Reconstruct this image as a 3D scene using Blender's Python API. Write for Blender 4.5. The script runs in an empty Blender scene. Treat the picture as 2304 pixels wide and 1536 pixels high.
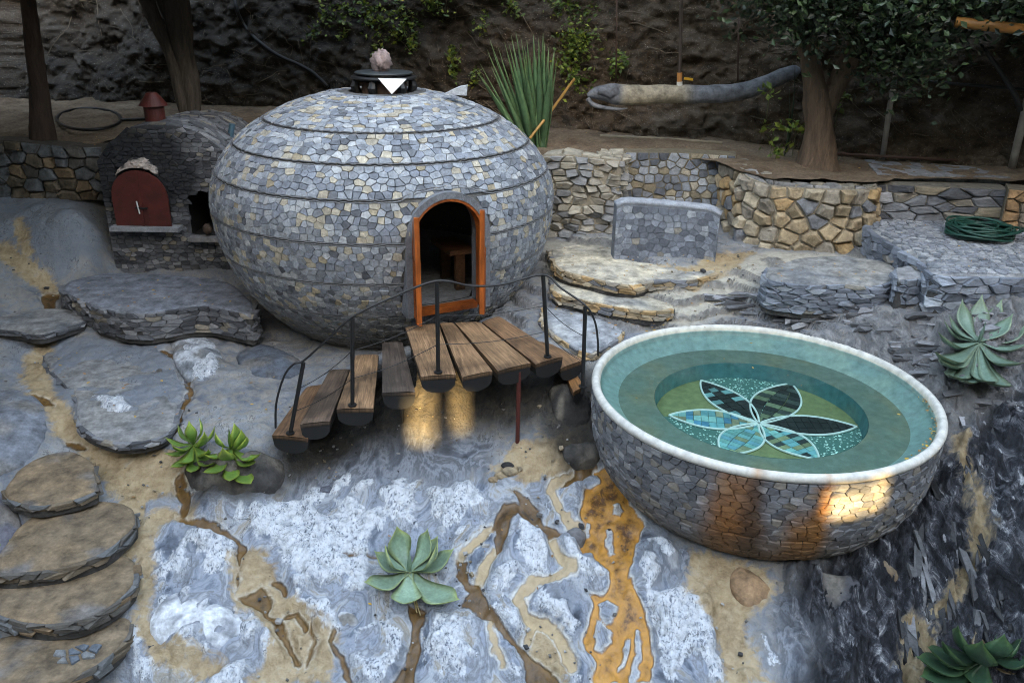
import bpy, math, random
import numpy as np
from mathutils import Vector, Matrix

# ------------------------------------------------------------------ camera, sky, sun, exposure
S = bpy.context.scene
COL = S.collection
PITCH, ROLL, FPX = math.radians(22.9), math.radians(1.0), 1850.0
CAMZ = 4.0
cam = bpy.data.objects.new('camera', bpy.data.cameras.new('camera'))
COL.objects.link(cam)
cam.data.sensor_width = 36.0
cam.data.lens = 36.0 * FPX / 2304.0
cam.data.clip_start = 0.05
cam.data.clip_end = 400.0
cam.matrix_world = Matrix.Translation((0, 0, CAMZ)) @ Matrix.Rotation(math.pi / 2 - PITCH, 4, 'X') @ Matrix.Rotation(ROLL, 4, 'Z')
S.camera = cam

SUN_DIR = np.array([0.10, -1.0, 0.25]); SUN_DIR /= np.linalg.norm(SUN_DIR)     # towards the sun
w = bpy.data.worlds.new('World'); S.world = w; w.use_nodes = True
wn = w.node_tree.nodes; bg = wn['Background']
sky = wn.new('ShaderNodeTexSky'); sky.sky_type = 'NISHITA'; sky.sun_disc = False
sky.dust_density = 1.5; sky.ozone_density = 0.35; sky.sun_elevation = math.asin(SUN_DIR[2]); sky.sun_rotation = math.atan2(SUN_DIR[0], SUN_DIR[1])
w.node_tree.links.new(sky.outputs[0], bg.inputs[0]); bg.inputs[1].default_value = 0.15
sl = bpy.data.lights.new('sun', 'SUN'); sl.energy = 2.4; sl.angle = math.radians(0.5); sl.color = (1.0, 0.76, 0.40)
so = bpy.data.objects.new('sun', sl); COL.objects.link(so)
so.rotation_euler = Vector(SUN_DIR).to_track_quat('Z', 'Y').to_euler()
S.view_settings.view_transform = 'Standard'; S.view_settings.look = 'None'
S.view_settings.gamma = 1.0; S.view_settings.use_curve_mapping = False
S.view_settings.exposure = 4.0
S.view_settings.use_white_balance = True; S.view_settings.white_balance_temperature = 8100; S.view_settings.white_balance_tint = 10.0
S.cycles.use_denoising = True
S.cycles.filter_width = 1.0
S.cycles.max_bounces = 8
S.cycles.diffuse_bounces = 4
S.cycles.transparent_max_bounces = 12

RNG = random.Random(7)
NR = np.random.RandomState(11)

# ------------------------------------------------------------------ where a point of the place lies
CP, SP, CR, SR = math.cos(PITCH), math.sin(PITCH), math.cos(ROLL), math.sin(ROLL)
def ray(px, py):
    u, v = (px - 1152) / FPX, (py - 768) / FPX
    u, v = CR * u + SR * v, -SR * u + CR * v
    return np.array([u, CP - v * SP, -SP - v * CP])
def at_z(px, py, z):
    d = ray(px, py); t = (z - CAMZ) / d[2]
    return np.array([d[0] * t, d[1] * t, z])
def at_y(px, py, y):
    d = ray(px, py); t = y / d[1]
    return np.array([d[0] * t, y, CAMZ + d[2] * t])

# ------------------------------------------------------------------ noise
_NT = {}
def vnoise(x, y, seed=0):
    if seed not in _NT: _NT[seed] = np.random.RandomState(seed + 100).rand(256, 256)
    T = _NT[seed]
    x = np.asarray(x, float); y = np.asarray(y, float)
    xi, yi = np.floor(x).astype(int), np.floor(y).astype(int)
    fx, fy = x - xi, y - yi
    fx = fx * fx * (3 - 2 * fx); fy = fy * fy * (3 - 2 * fy)
    a = T[xi % 256, yi % 256]; b = T[(xi + 1) % 256, yi % 256]
    c = T[xi % 256, (yi + 1) % 256]; d = T[(xi + 1) % 256, (yi + 1) % 256]
    return (a * (1 - fx) + b * fx) * (1 - fy) + (c * (1 - fx) + d * fx) * fy
def fbm(x, y, oct=4, seed=0, gain=0.5):
    s, a, t = 0.0, 1.0, 0.0
    for i in range(oct):
        s = s + a * (vnoise(x * 2 ** i + 13.7 * i, y * 2 ** i + 7.1 * i, seed + i) - 0.5) * 2
        t += a; a *= gain
    return s / t
def sstep(a, b, x):
    t = np.clip((x - a) / (b - a), 0, 1)
    return t * t * (3 - 2 * t)

# ------------------------------------------------------------------ mesh helpers
WL = {}
def mk(name, v, f, mat, parent=None, col=None, smooth=False, attrs=None, loc=None):
    """one mesh object from world coordinates; its origin at loc, or at its parent's base"""
    v = np.asarray(v, float).reshape(-1, 3)
    if parent is not None: o0 = WL[parent.name]
    else: o0 = np.asarray(loc if loc is not None else np.append(v.mean(0)[:2], v[:, 2].min()), float)
    me = bpy.data.meshes.new(name)
    me.from_pydata((v - o0).tolist(), [], f)
    if col is not None:
        c = np.asarray(col, float)
        if c.ndim == 1: c = np.tile(c, (len(v), 1))
        c4 = np.ones((len(v), 4)); c4[:, :3] = c[:, :3]
        at = me.attributes.new('Col', 'FLOAT_COLOR', 'POINT'); at.data.foreach_set('color', c4.ravel())
    for k, arr in (attrs or {}).items():
        arr = np.asarray(arr, float)
        if arr.ndim == 1:
            at = me.attributes.new(k, 'FLOAT', 'POINT'); at.data.foreach_set('value', arr)
        else:
            at = me.attributes.new(k, 'FLOAT_VECTOR', 'POINT'); at.data.foreach_set('vector', arr.ravel())
    if smooth: me.polygons.foreach_set('use_smooth', [True] * len(me.polygons))
    me.materials.append(mat); me.update()
    o = bpy.data.objects.new(name, me); COL.objects.link(o)
    if parent is not None: o.parent = parent
    else: o.location = o0
    WL[o.name] = o0
    return o
def empty(name, loc):
    o = bpy.data.objects.new(name, None); COL.objects.link(o); o.location = loc; WL[o.name] = np.asarray(loc, float)
    return o
def tag(o, label=None, cat=None, group=None, kind=None):
    for k, x in (('label', label), ('category', cat), ('group', group), ('kind', kind)):
        if x: o[k] = x
    return o
class G:
    """collects shapes to be linked as one mesh"""
    def __init__(s): s.v, s.f, s.c, s.g, s.n = [], [], [], [], 0
    def add(s, vf, col=(1, 1, 1), grain=None):
        v, f = vf; v = np.asarray(v, float)
        s.v.append(v); s.f += [tuple(i + s.n for i in q) for q in f]; s.n += len(v)
        c = np.asarray(col, float); s.c.append(np.tile(c, (len(v), 1)) if c.ndim == 1 else c)
        s.g.append(v if grain is None else grain)
        return s
    def build(s, name, mat, parent=None, smooth=False, loc=None):
        if not s.v: return None
        return mk(name, np.vstack(s.v), s.f, mat, parent, np.vstack(s.c), smooth, {'grain': np.vstack(s.g)}, loc)
def tube(path, r, n=8, cap=True, flat=1.0):
    P = np.asarray(path, float); m = len(P)
    rr = np.full(m, r, float) if np.isscalar(r) else np.asarray(r, float)
    T = np.gradient(P, axis=0); T /= np.linalg.norm(T, axis=1)[:, None] + 1e-12
    ref = np.array([0, 0, 1.0]) if abs(T[0][2]) < 0.9 else np.array([1.0, 0, 0])
    v = []
    A = np.cross(T[0], ref); A /= np.linalg.norm(A)
    for i in range(m):
        A = A - T[i] * (A @ T[i]); A /= np.linalg.norm(A); B = np.cross(T[i], A)
        for k in range(n):
            a = 2 * math.pi * k / n
            v.append(P[i] + rr[i] * (math.cos(a) * A + flat * math.sin(a) * B))
    f = [(i * n + k, i * n + (k + 1) % n, (i + 1) * n + (k + 1) % n, (i + 1) * n + k) for i in range(m - 1) for k in range(n)]
    if cap: f += [tuple(range(n - 1, -1, -1)), tuple((m - 1) * n + k for k in range(n))]
    return np.array(v), f
def spline(pts, n=8):
    P = np.asarray(pts, float); out = []
    Q = np.vstack([2 * P[0] - P[1], P, 2 * P[-1] - P[-2]])
    for i in range(1, len(Q) - 2):
        for t in np.linspace(0, 1, n, endpoint=False):
            a, b, c, d = Q[i - 1], Q[i], Q[i + 1], Q[i + 2]
            out.append(0.5 * (2 * b + (c - a) * t + (2 * a - 5 * b + 4 * c - d) * t ** 2 + (3 * b - a - 3 * c + d) * t ** 3))
    out.append(P[-1]); return np.array(out)
def lathe(prof, c, n=64, a0=0.0, a1=2 * math.pi):
    full = abs(a1 - a0 - 2 * math.pi) < 1e-6; m = n if full else n + 1
    v = [(c[0] + r * math.sin(a0 + (a1 - a0) * k / n), c[1] - r * math.cos(a0 + (a1 - a0) * k / n), z) for r, z in prof for k in range(m)]
    f = [(i * m + k, i * m + (k + 1) % m, (i + 1) * m + (k + 1) % m, (i + 1) * m + k) for i in range(len(prof) - 1) for k in range(n)]
    return np.array(v), f
def prism(poly, z0, z1):
    """poly: xy points, counter-clockwise"""
    p = np.asarray(poly, float)[:, :2]; n = len(p)
    v = np.vstack([np.c_[p, np.full(n, z0)], np.c_[p, np.full(n, z1)]])
    f = [(i, (i + 1) % n, n + (i + 1) % n, n + i) for i in range(n)] + [tuple(range(n - 1, -1, -1)), tuple(range(n, 2 * n))]
    return v, f
def hull8(bot, top):
    v = np.vstack([bot, top]); return v, [(3, 2, 1, 0), (4, 5, 6, 7), (0, 1, 5, 4), (1, 2, 6, 5), (2, 3, 7, 6), (3, 0, 4, 7)]
def boxo(c, ax, ay, az, hx, hy, hz):
    c, ax, ay, az = (np.asarray(q, float) for q in (c, ax, ay, az))
    q = [(-1, -1), (1, -1), (1, 1), (-1, 1)]
    return hull8(np.array([c + ax * hx * a + ay * hy * b - az * hz for a, b in q]), np.array([c + ax * hx * a + ay * hy * b + az * hz for a, b in q]))

# ------------------------------------------------------------------ materials
def nt(name):
    m = bpy.data.materials.new(name); m.use_nodes = True
    return m, m.node_tree, m.node_tree.nodes['Principled BSDF']
class N:
    def __init__(s, tree): s.t = tree
    def new(s, typ, **kw):
        n = s.t.nodes.new(typ)
        for k, v in kw.items(): setattr(n, k, v)
        return n
    def lk(s, a, b): s.t.links.new(a, b)
    def noise(s, vec, scale, detail=4, rough=0.55, dist=0.0):
        n = s.new('ShaderNodeTexNoise'); n.inputs['Scale'].default_value = scale; n.inputs['Detail'].default_value = detail
        n.inputs['Roughness'].default_value = rough; n.inputs['Distortion'].default_value = dist
        if vec is not None: s.lk(vec, n.inputs['Vector'])
        return n.outputs['Fac']
    def ramp(s, fac, pts):
        r = s.new('ShaderNodeValToRGB'); e = r.color_ramp.elements
        while len(e) < len(pts): e.new(0.5)
        for q, (p, c) in zip(e, pts):
            q.position = p; q.color = (c, c, c, 1) if np.isscalar(c) else (*c, 1)
        s.lk(fac, r.inputs[0]); return r.outputs[0]
    def mix(s, fac, a, b, mode='MIX'):
        n = s.new('ShaderNodeMix', data_type='RGBA', blend_type=mode)
        for sock, val in ((n.inputs[0], fac), (n.inputs[6], a), (n.inputs[7], b)):
            if hasattr(val, 'links'): s.lk(val, sock)
            elif np.isscalar(val): sock.default_value = val
            else: sock.default_value = (*val, 1)
        return n.outputs[2]
    def math(s, op, a, b=0.0, clamp=False):
        n = s.new('ShaderNodeMath', operation=op, use_clamp=clamp)
        for sock, val in ((n.inputs[0], a), (n.inputs[1], b)):
            if hasattr(val, 'links'): s.lk(val, sock)
            else: sock.default_value = val
        return n.outputs[0]
    def attr(s, name, out='Fac'):
        return s.new('ShaderNodeAttribute', attribute_name=name).outputs[out]
    def pos(s): return s.new('ShaderNodeNewGeometry').outputs['Position']
    def mapv(s, vec, scale, rot=(0, 0, 0)):
        n = s.new('ShaderNodeMapping'); n.inputs['Scale'].default_value = scale; n.inputs['Rotation'].default_value = rot
        s.lk(vec, n.inputs[0]); return n.outputs[0]
    def bump(s, bsdf, h, strength, dist):
        b = s.new('ShaderNodeBump'); b.inputs['Strength'].default_value = strength; b.inputs['Distance'].default_value = dist
        s.lk(h, b.inputs['Height']); s.lk(b.outputs[0], bsdf.inputs['Normal'])
def M_stone(name, scale=9.0, var=0.55, bump=0.5, dist=0.012, rough=0.85, streak=None):
    m, t, b = nt(name); n = N(t); p = n.pos()
    if streak: p = n.mapv(p, streak)
    a = n.noise(p, scale, 6, 0.65); c = n.noise(p, scale * 4.3, 4, 0.6)
    k = n.ramp(a, [(0.25, 1 - var), (0.75, 1 + var * 0.6)])
    base = n.mix(1.0, n.attr('Col', 'Color'), k, 'MULTIPLY')
    k2 = n.ramp(c, [(0.3, 0.78), (0.7, 1.12)])
    base = n.mix(1.0, base, k2, 'MULTIPLY')
    n.lk(base, b.inputs['Base Color']); b.inputs['Roughness'].default_value = rough
    n.bump(b, n.math('ADD', a, n.math('MULTIPLY', c, 0.4)), bump, dist)
    return m
def M_plain(name, col, rough=0.6, metal=0.0, var=0.25, scale=12.0, bump=0.15, dist=0.004):
    m, t, b = nt(name); n = N(t); a = n.noise(n.pos(), scale, 5, 0.6)
    k = n.ramp(a, [(0.3, 1 - var), (0.7, 1 + var * 0.6)])
    n.lk(n.mix(1.0, col, k, 'MULTIPLY'), b.inputs['Base Color'])
    b.inputs['Roughness'].default_value = rough; b.inputs['Metallic'].default_value = metal
    n.bump(b, a, bump, dist); return m
def M_wood(name, c1, c2, c3, rough=0.55):
    m, t, b = nt(name); n = N(t); g = n.attr('grain', 'Vector')
    a = n.noise(n.mapv(g, (1.2, 22, 22)), 3.0, 6, 0.65, 0.6); w_ = n.noise(g, 2.2, 4, 0.6)
    col = n.ramp(a, [(0.28, c1), (0.55, c2), (0.75, c3)])
    k = n.ramp(w_, [(0.35, 0.35), (0.6, 1.15)])
    col = n.mix(1.0, col, k, 'MULTIPLY')
    col = n.mix(1.0, col, n.attr('Col', 'Color'), 'MULTIPLY')
    n.lk(col, b.inputs['Base Color']); b.inputs['Roughness'].default_value = rough
    n.bump(b, a, 0.4, 0.006); return m
def M_leaf(name, rough=0.45, tr=0.0):
    m, t, b = nt(name); n = N(t); a = n.noise(n.pos(), 14, 4, 0.6)
    n.lk(n.mix(1.0, n.attr('Col', 'Color'), n.ramp(a, [(0.3, 0.75), (0.7, 1.2)]), 'MULTIPLY'), b.inputs['Base Color'])
    b.inputs['Roughness'].default_value = rough
    return m
MS = M_stone('wall_stone', 20.0, 0.55, 0.7, 0.010)
MSL = M_stone('layered_stone', 10.0, 0.5, 0.7, 0.015, streak=(1, 1, 3.5))
MMOR = M_stone('mortar', 14.0, 0.5, 0.8, 0.015)
MROCK = M_stone('boulder_rock', 8.0, 0.75, 0.9, 0.025)
MIRON = M_plain('black_iron', (0.007, 0.007, 0.0075), 0.55)
MHOSE = M_plain('black_hose', (0.012, 0.012, 0.013), 0.45)
MRED = M_plain('red_iron', (0.085, 0.015, 0.011), 0.55, var=0.35, scale=7)
MORANGE = M_wood('varnished_wood', (0.20, 0.045, 0.010), (0.42, 0.10, 0.018), (0.50, 0.14, 0.03), 0.4)
MPLANK = M_wood('weathered_plank', (0.05, 0.030, 0.018), (0.21, 0.135, 0.085), (0.34, 0.24, 0.16), 0.5)
MCHAR = M_plain('charred_wood', (0.006, 0.006, 0.0065), 0.7)
MBARK = M_stone('bark', 6.0, 0.6, 1.0, 0.03, streak=(3, 3, 0.5))
MLEAF = M_leaf('leaf', 0.5)
MAGAVE = M_stone('agave_skin', 11.0, 0.35, 0.12, 0.004, 0.45)
MWHITE = M_plain('white_plaster', (0.70, 0.70, 0.68), 0.6, var=0.3, scale=6)
MCLOTH = M_plain('white_cloth', (0.75, 0.75, 0.74), 0.9, var=0.1)
MATTR = M_leaf('painted', 0.6)
MDIRT = M_stone('dirt', 5.0, 0.5, 0.9, 0.03)

# ------------------------------------------------------------------ the ground
PC = np.array([2.09, 6.20]); PR, PZ = 1.41, 1.02          # pool centre, rim radius, rim height
DC = np.array([-1.42, 9.0]); DR, DZE, DBU, DBL = 1.84, 1.95, 1.12, 1.75
CTRL = [  # (photo x, photo y, height): surveyed heights of the rock
 (60,480,1.45),(180,480,1.5),(40,560,1.15),(200,560,1.15),(60,640,.88),(150,640,.8),(230,640,.7),
 (60,715,.66),(20,800,.52),(200,720,.62),(350,760,.52),(480,770,.5),(560,770,.5),
 (110,800,.48),(60,860,.42),(300,850,.5),(220,950,.44),(330,985,.40),(420,800,.52),(540,850,.50),(500,930,.46),(640,850,.48),(600,960,.44),(570,1000,.42),(610,985,.40),
 (60,950,.45),(130,990,.28),(280,1040,.22),(400,1000,.36),(460,1060,.30),(560,1040,.36),(590,1090,.24),
 (30,1060,.3),(110,1080,.18),(250,1110,.12),(60,1200,.06),(180,1200,.03),(330,1160,.05),(400,1130,.10),(30,1330,-.12),(160,1330,-.13),(330,1280,-.1),
 (40,1470,-.3),(200,1460,-.3),(300,1450,-.28),(60,1536,-.45),(430,1180,.04),(450,1250,-.05),(430,1400,-.25),(500,1500,-.38),(330,1530,-.42),
 (640,1020,.34),(640,1080,.16),(620,1150,.04),(700,1200,-.02),(700,1040,.24),(740,970,.34),(800,960,.42),(840,920,.52),(760,1080,.12),
 (900,950,.56),(1000,940,.58),(1050,930,.56),(940,890,.72),(1020,870,.80),(1100,880,.70),(1160,1005,.39),(1100,1000,.34),(1200,900,.66),(1280,890,.78),(1320,900,.72),(1290,960,.5),(1310,1000,.38),
 (900,1050,.22),(1000,1080,.16),(1130,1080,.22),(1250,1060,.28),(1340,1040,.25),(800,1150,.02),(950,1180,0.0),(1100,1170,.08),(1230,1170,.08),(1380,1140,.1),
 (700,1330,-.18),(850,1300,-.14),(1000,1300,-.12),(1150,1300,-.10),(1300,1280,-.08),(1430,1250,0.02),(600,1400,-.28),(750,1480,-.4),(900,1480,-.38),(1100,1450,-.32),(1300,1440,-.30),(1480,1380,-.18),
 (700,1536,-.46),(1000,1536,-.44),(1300,1536,-.42),(1550,1536,-.36),(1480,1230,.04),(1580,1260,.03),(1700,1290,.02),(1650,1400,-.16),(1780,1360,-.10),(1800,1500,-.28),
 (1880,1280,.06),(1950,1240,.14),(2050,1150,.34),(2100,1080,.5),(1950,1380,-.06),(2050,1300,.12),(2150,1200,.3),(2050,1480,-.2),(2200,1400,.08),(2280,1500,0.0),(2200,1100,.52),(2290,1250,.36),
 (2150,960,.74),(2230,1000,.72),(2300,950,.86),(2200,880,.96),(2130,860,.98),(2290,800,1.15),
 (1240,560,1.3),(1300,560,1.3),(1340,545,1.34),(1300,640,1.16),(1250,700,1.0),(1330,700,1.04),(1400,770,.98),(1340,790,.98),(1430,640,1.26),(1450,720,1.04),(1550,610,1.36),(1560,690,1.14),(1650,590,1.38),(1700,560,1.40),(1900,570,1.42),(1740,640,1.34),
 (1640,720,1.0),(1760,720,1.06),(1800,690,1.2),(1900,720,1.16),(1950,680,1.3),(2000,640,1.42),(2050,700,1.3),(2000,770,1.1),(2100,760,1.2),(2200,690,1.42),(2290,700,1.45),(2080,820,1.0),(1950,520,1.5),(2050,560,1.5),(2150,540,1.55),(2280,560,1.55),(2060,460,1.75),(2200,470,1.78),
 (250,606,.84),(350,606,.84),(480,614,.84),(700,700,.6),(800,700,.7),(1000,700,.8),(1130,720,.9),(1200,720,.98)]
C_ = np.array([at_z(*c) for c in CTRL])
_ext = [(-8, 9, 1.2), (-8, 11, 1.6), (-7, 6, .5), (-7, 3, -.2), (-3, 2, -1.0), (0, 2, -1.0), (3, 2, -.8), (6, 3, .2), (7, 6, 1.2), (8, 9, 1.6), (-4.6, 10.0, .9), (-3.6, 10.0, .9), (-4.1, 10.6, 1.0), (-3, 11.5, 1.4), (0, 11.5, 1.4), (3, 11.5, 1.5), (6, 11.5, 1.7)]
C_ = np.vstack([C_, _ext])
_K = np.sqrt(((C_[:, None, :2] - C_[None, :, :2]) ** 2).sum(-1) + 0.02)
_n = len(C_)
_A = np.block([[_K - 0.05 * np.eye(_n), np.ones((_n, 1))], [np.ones((1, _n)), np.zeros((1, 1))]])
_W = np.linalg.solve(_A, np.append(C_[:, 2], 0))
def ground_z(x, y):
    x = np.asarray(x, float); y = np.asarray(y, float); sh = x.shape; x = x.ravel(); y = y.ravel(); out = np.empty(len(x))
    for i in range(0, len(x), 40000):
        d = np.sqrt((x[i:i + 40000, None] - C_[None, :, 0]) ** 2 + (y[i:i + 40000, None] - C_[None, :, 1]) ** 2 + 0.02)
        out[i:i + 40000] = d @ _W[:-1] + _W[-1]
    return out.reshape(sh)
_GX = np.linspace(-9, 9, 721); _GY = np.linspace(1.5, 13, 461)
_GZ = ground_z(*np.meshgrid(_GX, _GY, indexing='ij'))
def gz(x, y):
    x = np.asarray(x, float); y = np.asarray(y, float)
    fx = np.clip((x + 9) / 18 * 720, 0, 719.999); fy = np.clip((y - 1.5) / 11.5 * 460, 0, 459.999)
    i, j = fx.astype(int), fy.astype(int); a, b = fx - i, fy - j
    return (_GZ[i, j] * (1 - a) + _GZ[i + 1, j] * a) * (1 - b) + (_GZ[i, j + 1] * (1 - a) + _GZ[i + 1, j + 1] * a) * b
def at_g(px, py):
    """the point of the rock seen at a spot of the photograph"""
    d = ray(px, py); t = np.linspace(2.0, 14, 1200)
    P = d[None, :] * t[:, None] + np.array([0, 0, CAMZ])
    h = P[:, 2] - gz(P[:, 0], P[:, 1]); k = np.argmax(h < 0)
    if h[k] >= 0: k = 1199
    a = h[k - 1] / (h[k - 1] - h[k] + 1e-9)
    return P[k - 1] * (1 - a) + P[k] * a
def gpts(s): return np.array([at_g(*q)[:2] for q in s])
def sd_poly(P, poly):
    """signed distance, negative inside"""
    d = np.full(len(P), 1e9); ins = np.zeros(len(P), bool); n = len(poly)
    for i in range(n):
        a, b = poly[i], poly[(i + 1) % n]; e = b - a; wv = P - a
        t = np.clip((wv @ e) / (e @ e + 1e-12), 0, 1); q = wv - t[:, None] * e
        d = np.minimum(d, (q ** 2).sum(1))
        c = ((a[1] > P[:, 1]) != (b[1] > P[:, 1])) & (P[:, 0] < (b[0] - a[0]) * (P[:, 1] - a[1]) / (b[1] - a[1] + 1e-12) + a[0])
        ins ^= c
    d = np.sqrt(d); return np.where(ins, -d, d)
def sd_line(P, pts, wd):
    d = np.full(len(P), 1e9); wd = np.broadcast_to(wd, (len(pts),))
    for i in range(len(pts) - 1):
        a, b = pts[i], pts[i + 1]; e = b - a; wv = P - a
        t = np.clip((wv @ e) / (e @ e + 1e-12), 0, 1); q = wv - t[:, None] * e
        d = np.minimum(d, np.sqrt((q ** 2).sum(1)) - (wd[i] * (1 - t) + wd[i + 1] * t))
    return d

# streams, sand, lime crust: outlines on the rock
AMBER = [[(1315,1097),(1355,1087),(1335,1044),(1361,1047),(1395,1081),(1428,1141),(1451,1177),(1431,1224),(1415,1287),(1413,1311),(1438,1357),(1461,1417),(1471,1484),(1465,1540),(1331,1540),(1338,1491),(1315,1467),(1308,1444),(1318,1401),(1331,1354),(1318,1331),(1361,1337),(1375,1317),(1371,1284),(1335,1247),(1308,1224),(1315,1184),(1301,1157),(1311,1117)]]
ISLES = [[(1382,1136),(1396,1132),(1402,1150),(1394,1162),(1380,1158)],[(1364,1190),(1376,1188),(1382,1220),(1386,1242),(1379,1246),(1369,1222)],[(1318,1172),(1327,1174),(1327,1202),(1318,1202)],
 [(1346,1350),(1370,1352),(1390,1366),(1383,1394),(1366,1394),(1350,1374)],[(1342,1386),(1352,1386),(1374,1408),(1372,1438),(1354,1468),(1338,1464),(1340,1430)],[(1402,1430),(1416,1434),(1408,1470),(1394,1508),(1390,1498)],[(1434,1414),(1442,1418),(1442,1480),(1430,1540),(1420,1540),(1426,1470)]]
BROWN = [[(1151,1097),(1168,1101),(1211,1134),(1221,1171),(1268,1187),(1258,1201),(1235,1207),(1201,1181),(1165,1157),(1145,1191),(1131,1234),(1111,1234),(1111,1184),(1098,1181),(1135,1134),(1165,1127)],
 [(1021,1244),(1045,1254),(1055,1307),(1078,1301),(1085,1334),(1105,1371),(1138,1417),(1175,1454),(1211,1491),(1248,1504),(1265,1540),(1181,1540),(1178,1497),(1148,1451),(1101,1397),(1058,1367),(1035,1351),(1048,1331),(1031,1301),(1021,1284)],
 [(911,1357),(955,1371),(948,1417),(955,1467),(935,1540),(878,1540),(915,1484),(928,1437)],
 [(380,1158),(440,1160),(505,1175),(535,1200),(556,1222),(548,1250),(535,1290),(530,1330),(545,1300),(528,1250),(535,1218),(500,1195),(470,1196),(430,1175)],
 [(530,1345),(570,1330),(585,1318),(605,1345),(600,1370),(640,1400),(655,1440),(680,1490),(660,1490),(640,1440),(610,1395),(575,1370)],
 [(1250,1090),(1290,1050),(1300,1020),(1340,1010),(1350,1050),(1300,1075)],
 [(58,885),(110,900),(125,915),(90,915)],[(145,985),(195,995),(190,1005),(150,1000)],[(90,660),(130,650),(125,690),(100,692)]]
CRACK = [([(368,785),(400,810),(415,850),(432,875),(415,905),(402,930),(384,965)], 7), ([(640,1385),(660,1375),(690,1410)], 6),([(400,1060),(420,1110),(412,1150)],10),([(752,1420),(745,1450),(770,1480),(790,1536)],6),([(700,1400),(710,1440),(690,1500)],4),([(880,1240),(850,1248),(825,1244)],4),([(610,1310),(632,1318),(640,1330)],7),([(770,1245),(790,1250),(805,1246)],4)]
TANL = [([(1291,1284),(1251,1304),(1195,1301),(1188,1324),(1161,1354),(1185,1391),(1248,1421),(1268,1444),(1290,1500)], 12), ([(1295,1057),(1248,1074),(1235,1097),(1258,1141),(1281,1177),(1310,1190)], 10),
 ([(1245,1211),(1265,1257),(1288,1281)], 11), ([(1100,1180),(1055,1224),(1030,1250)], 10), ([(1111,1234),(1092,1270),(1078,1301)], 14), ([(1101,1397),(1110,1450),(1130,1500)], 7), ([(1200,1410),(1180,1440)],10)]
OCHL = [([(200,1010),(255,1080),(300,1135),(318,1220),(328,1290),(318,1400),(360,1480),(480,1510)], 17), ([(105,760),(75,830),(95,890),(150,960),(210,1000)], 20), ([(40,500),(60,560),(40,600)], 9), ([(420,1150),(350,1170),(300,1240)], 22), ([(560,1270),(575,1340),(640,1390),(700,1450)], 40),
 ([(2150,1000),(2172,1080),(2198,1160),(2204,1220),(2172,1280),(2152,1330),(2100,1370)], 12), ([(2060,1420),(2040,1536)], 25), ([(0,560),(60,600),(110,650)], 16)]
OCHP = [[(1560,1240),(1720,1285),(1740,1330),(1680,1390),(1690,1460),(1740,1540),(1640,1540),(1600,1400),(1545,1330)], [(200,1000),(400,1010),(420,1080),(300,1130),(250,1080)],
 [(1240,570),(1400,600),(1560,640),(1650,600),(1700,560),(1600,560),(1560,600),(1420,590)], [(1160,1000),(1300,980),(1320,1060),(1180,1080),(1110,1060)],
 [(600,1350),(680,1380),(760,1430),(740,1540),(560,1540),(610,1460)],[(1180,1390),(1260,1420),(1290,1500),(1270,1540),(1190,1470)]]
LIME = [[(520,1150),(620,1130),(700,1100),(810,1130),(870,1180),(840,1230),(830,1340),(740,1340),(640,1290),(590,1210)],[(960,1100),(1060,1090),(1110,1140),(1040,1180),(1000,1190),(960,1160)],[(1166,1166),(1200,1185),(1240,1225),(1248,1295),(1190,1292),(1150,1240)],
 [(1100,1285),(1160,1275),(1180,1310),(1150,1345),(1095,1330)],[(1258,1205),(1300,1205),(1320,1250),(1372,1290),(1360,1325),(1310,1315),(1280,1280)],[(1200,1320),(1290,1320),(1310,1400),(1290,1450),(1250,1410),(1190,1370)],
 [(800,1400),(850,1390),(915,1420),(905,1480),(860,1540),(790,1500)],[(965,1375),(1030,1365),(1060,1400),(1060,1540),(960,1540),(955,1460)],[(290,1475),(350,1480),(370,1540),(290,1540)],[(400,770),(470,755),(500,800),(490,850),(430,860),(400,820)],[(210,900),(280,890),(300,925),(270,950),(215,930)],
 [(1440,1330),(1500,1290),(1580,1350),(1630,1480),(1640,1540),(1490,1540),(1470,1430)],[(1640,1340),(1660,1390),(1650,1430),(1625,1390)],[(1690,1410),(1730,1440),(1760,1500),(1730,1490)],[(430,1190),(520,1195),(540,1260),(480,1310),(350,1290),(390,1240)],[(860,1100),(940,1120),(950,1190),(860,1180)],[(640,1340),(720,1340),(780,1400),(740,1470),(690,1400)],
 [(1080,1350),(1180,1385),(1185,1440),(1120,1420)],[(1110,1480),(1170,1500),(1180,1536),(1110,1536)]]
PALE = [[(270,1130),(420,1110),(560,1110),(700,1080),(860,1060),(1000,1060),(1110,1080),(1260,1060),(1360,1050),(1440,1170),(1560,1260),(1680,1400),(1760,1560),(270,1560)]]
DARKP = [[(1790,1290),(1930,1230),(2060,1090),(2150,990),(2310,860),(2400,860),(2400,1600),(1800,1600),(1850,1440),(1780,1370)]]
WETSHADEP = [[(620,1000),(680,930),(760,860),(900,800),(1300,800),(1345,900),(1345,1030),(1270,1040),(1200,960),(1100,960),(1000,990),(800,1010),(640,1080)],[(420,1090),(600,1040),(640,1100),(560,1120),(440,1130)]]  # damp rock under the landing, with its shade painted into the colour
SLATEP = [[(640,1010),(800,975),(1000,960),(1110,975),(1105,1060),(1020,1100),(940,1095),(860,1085),(760,1105),(660,1110)],[(1440,1205),(1520,1235),(1570,1260),(1560,1320),(1480,1330),(1440,1300)],[(1215,1335),(1285,1335),(1305,1395),(1285,1455),(1245,1400)],[(860,1470),(915,1440),(910,1500),(870,1540)],[(1470,1420),(1500,1500),(1560,1540),(1480,1540)],[(430,1190),(380,1220),(440,1240),(500,1210)],[(1740,1340),(1830,1350),(1850,1440),(1800,1540),(1760,1540),(1730,1430)]]
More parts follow.
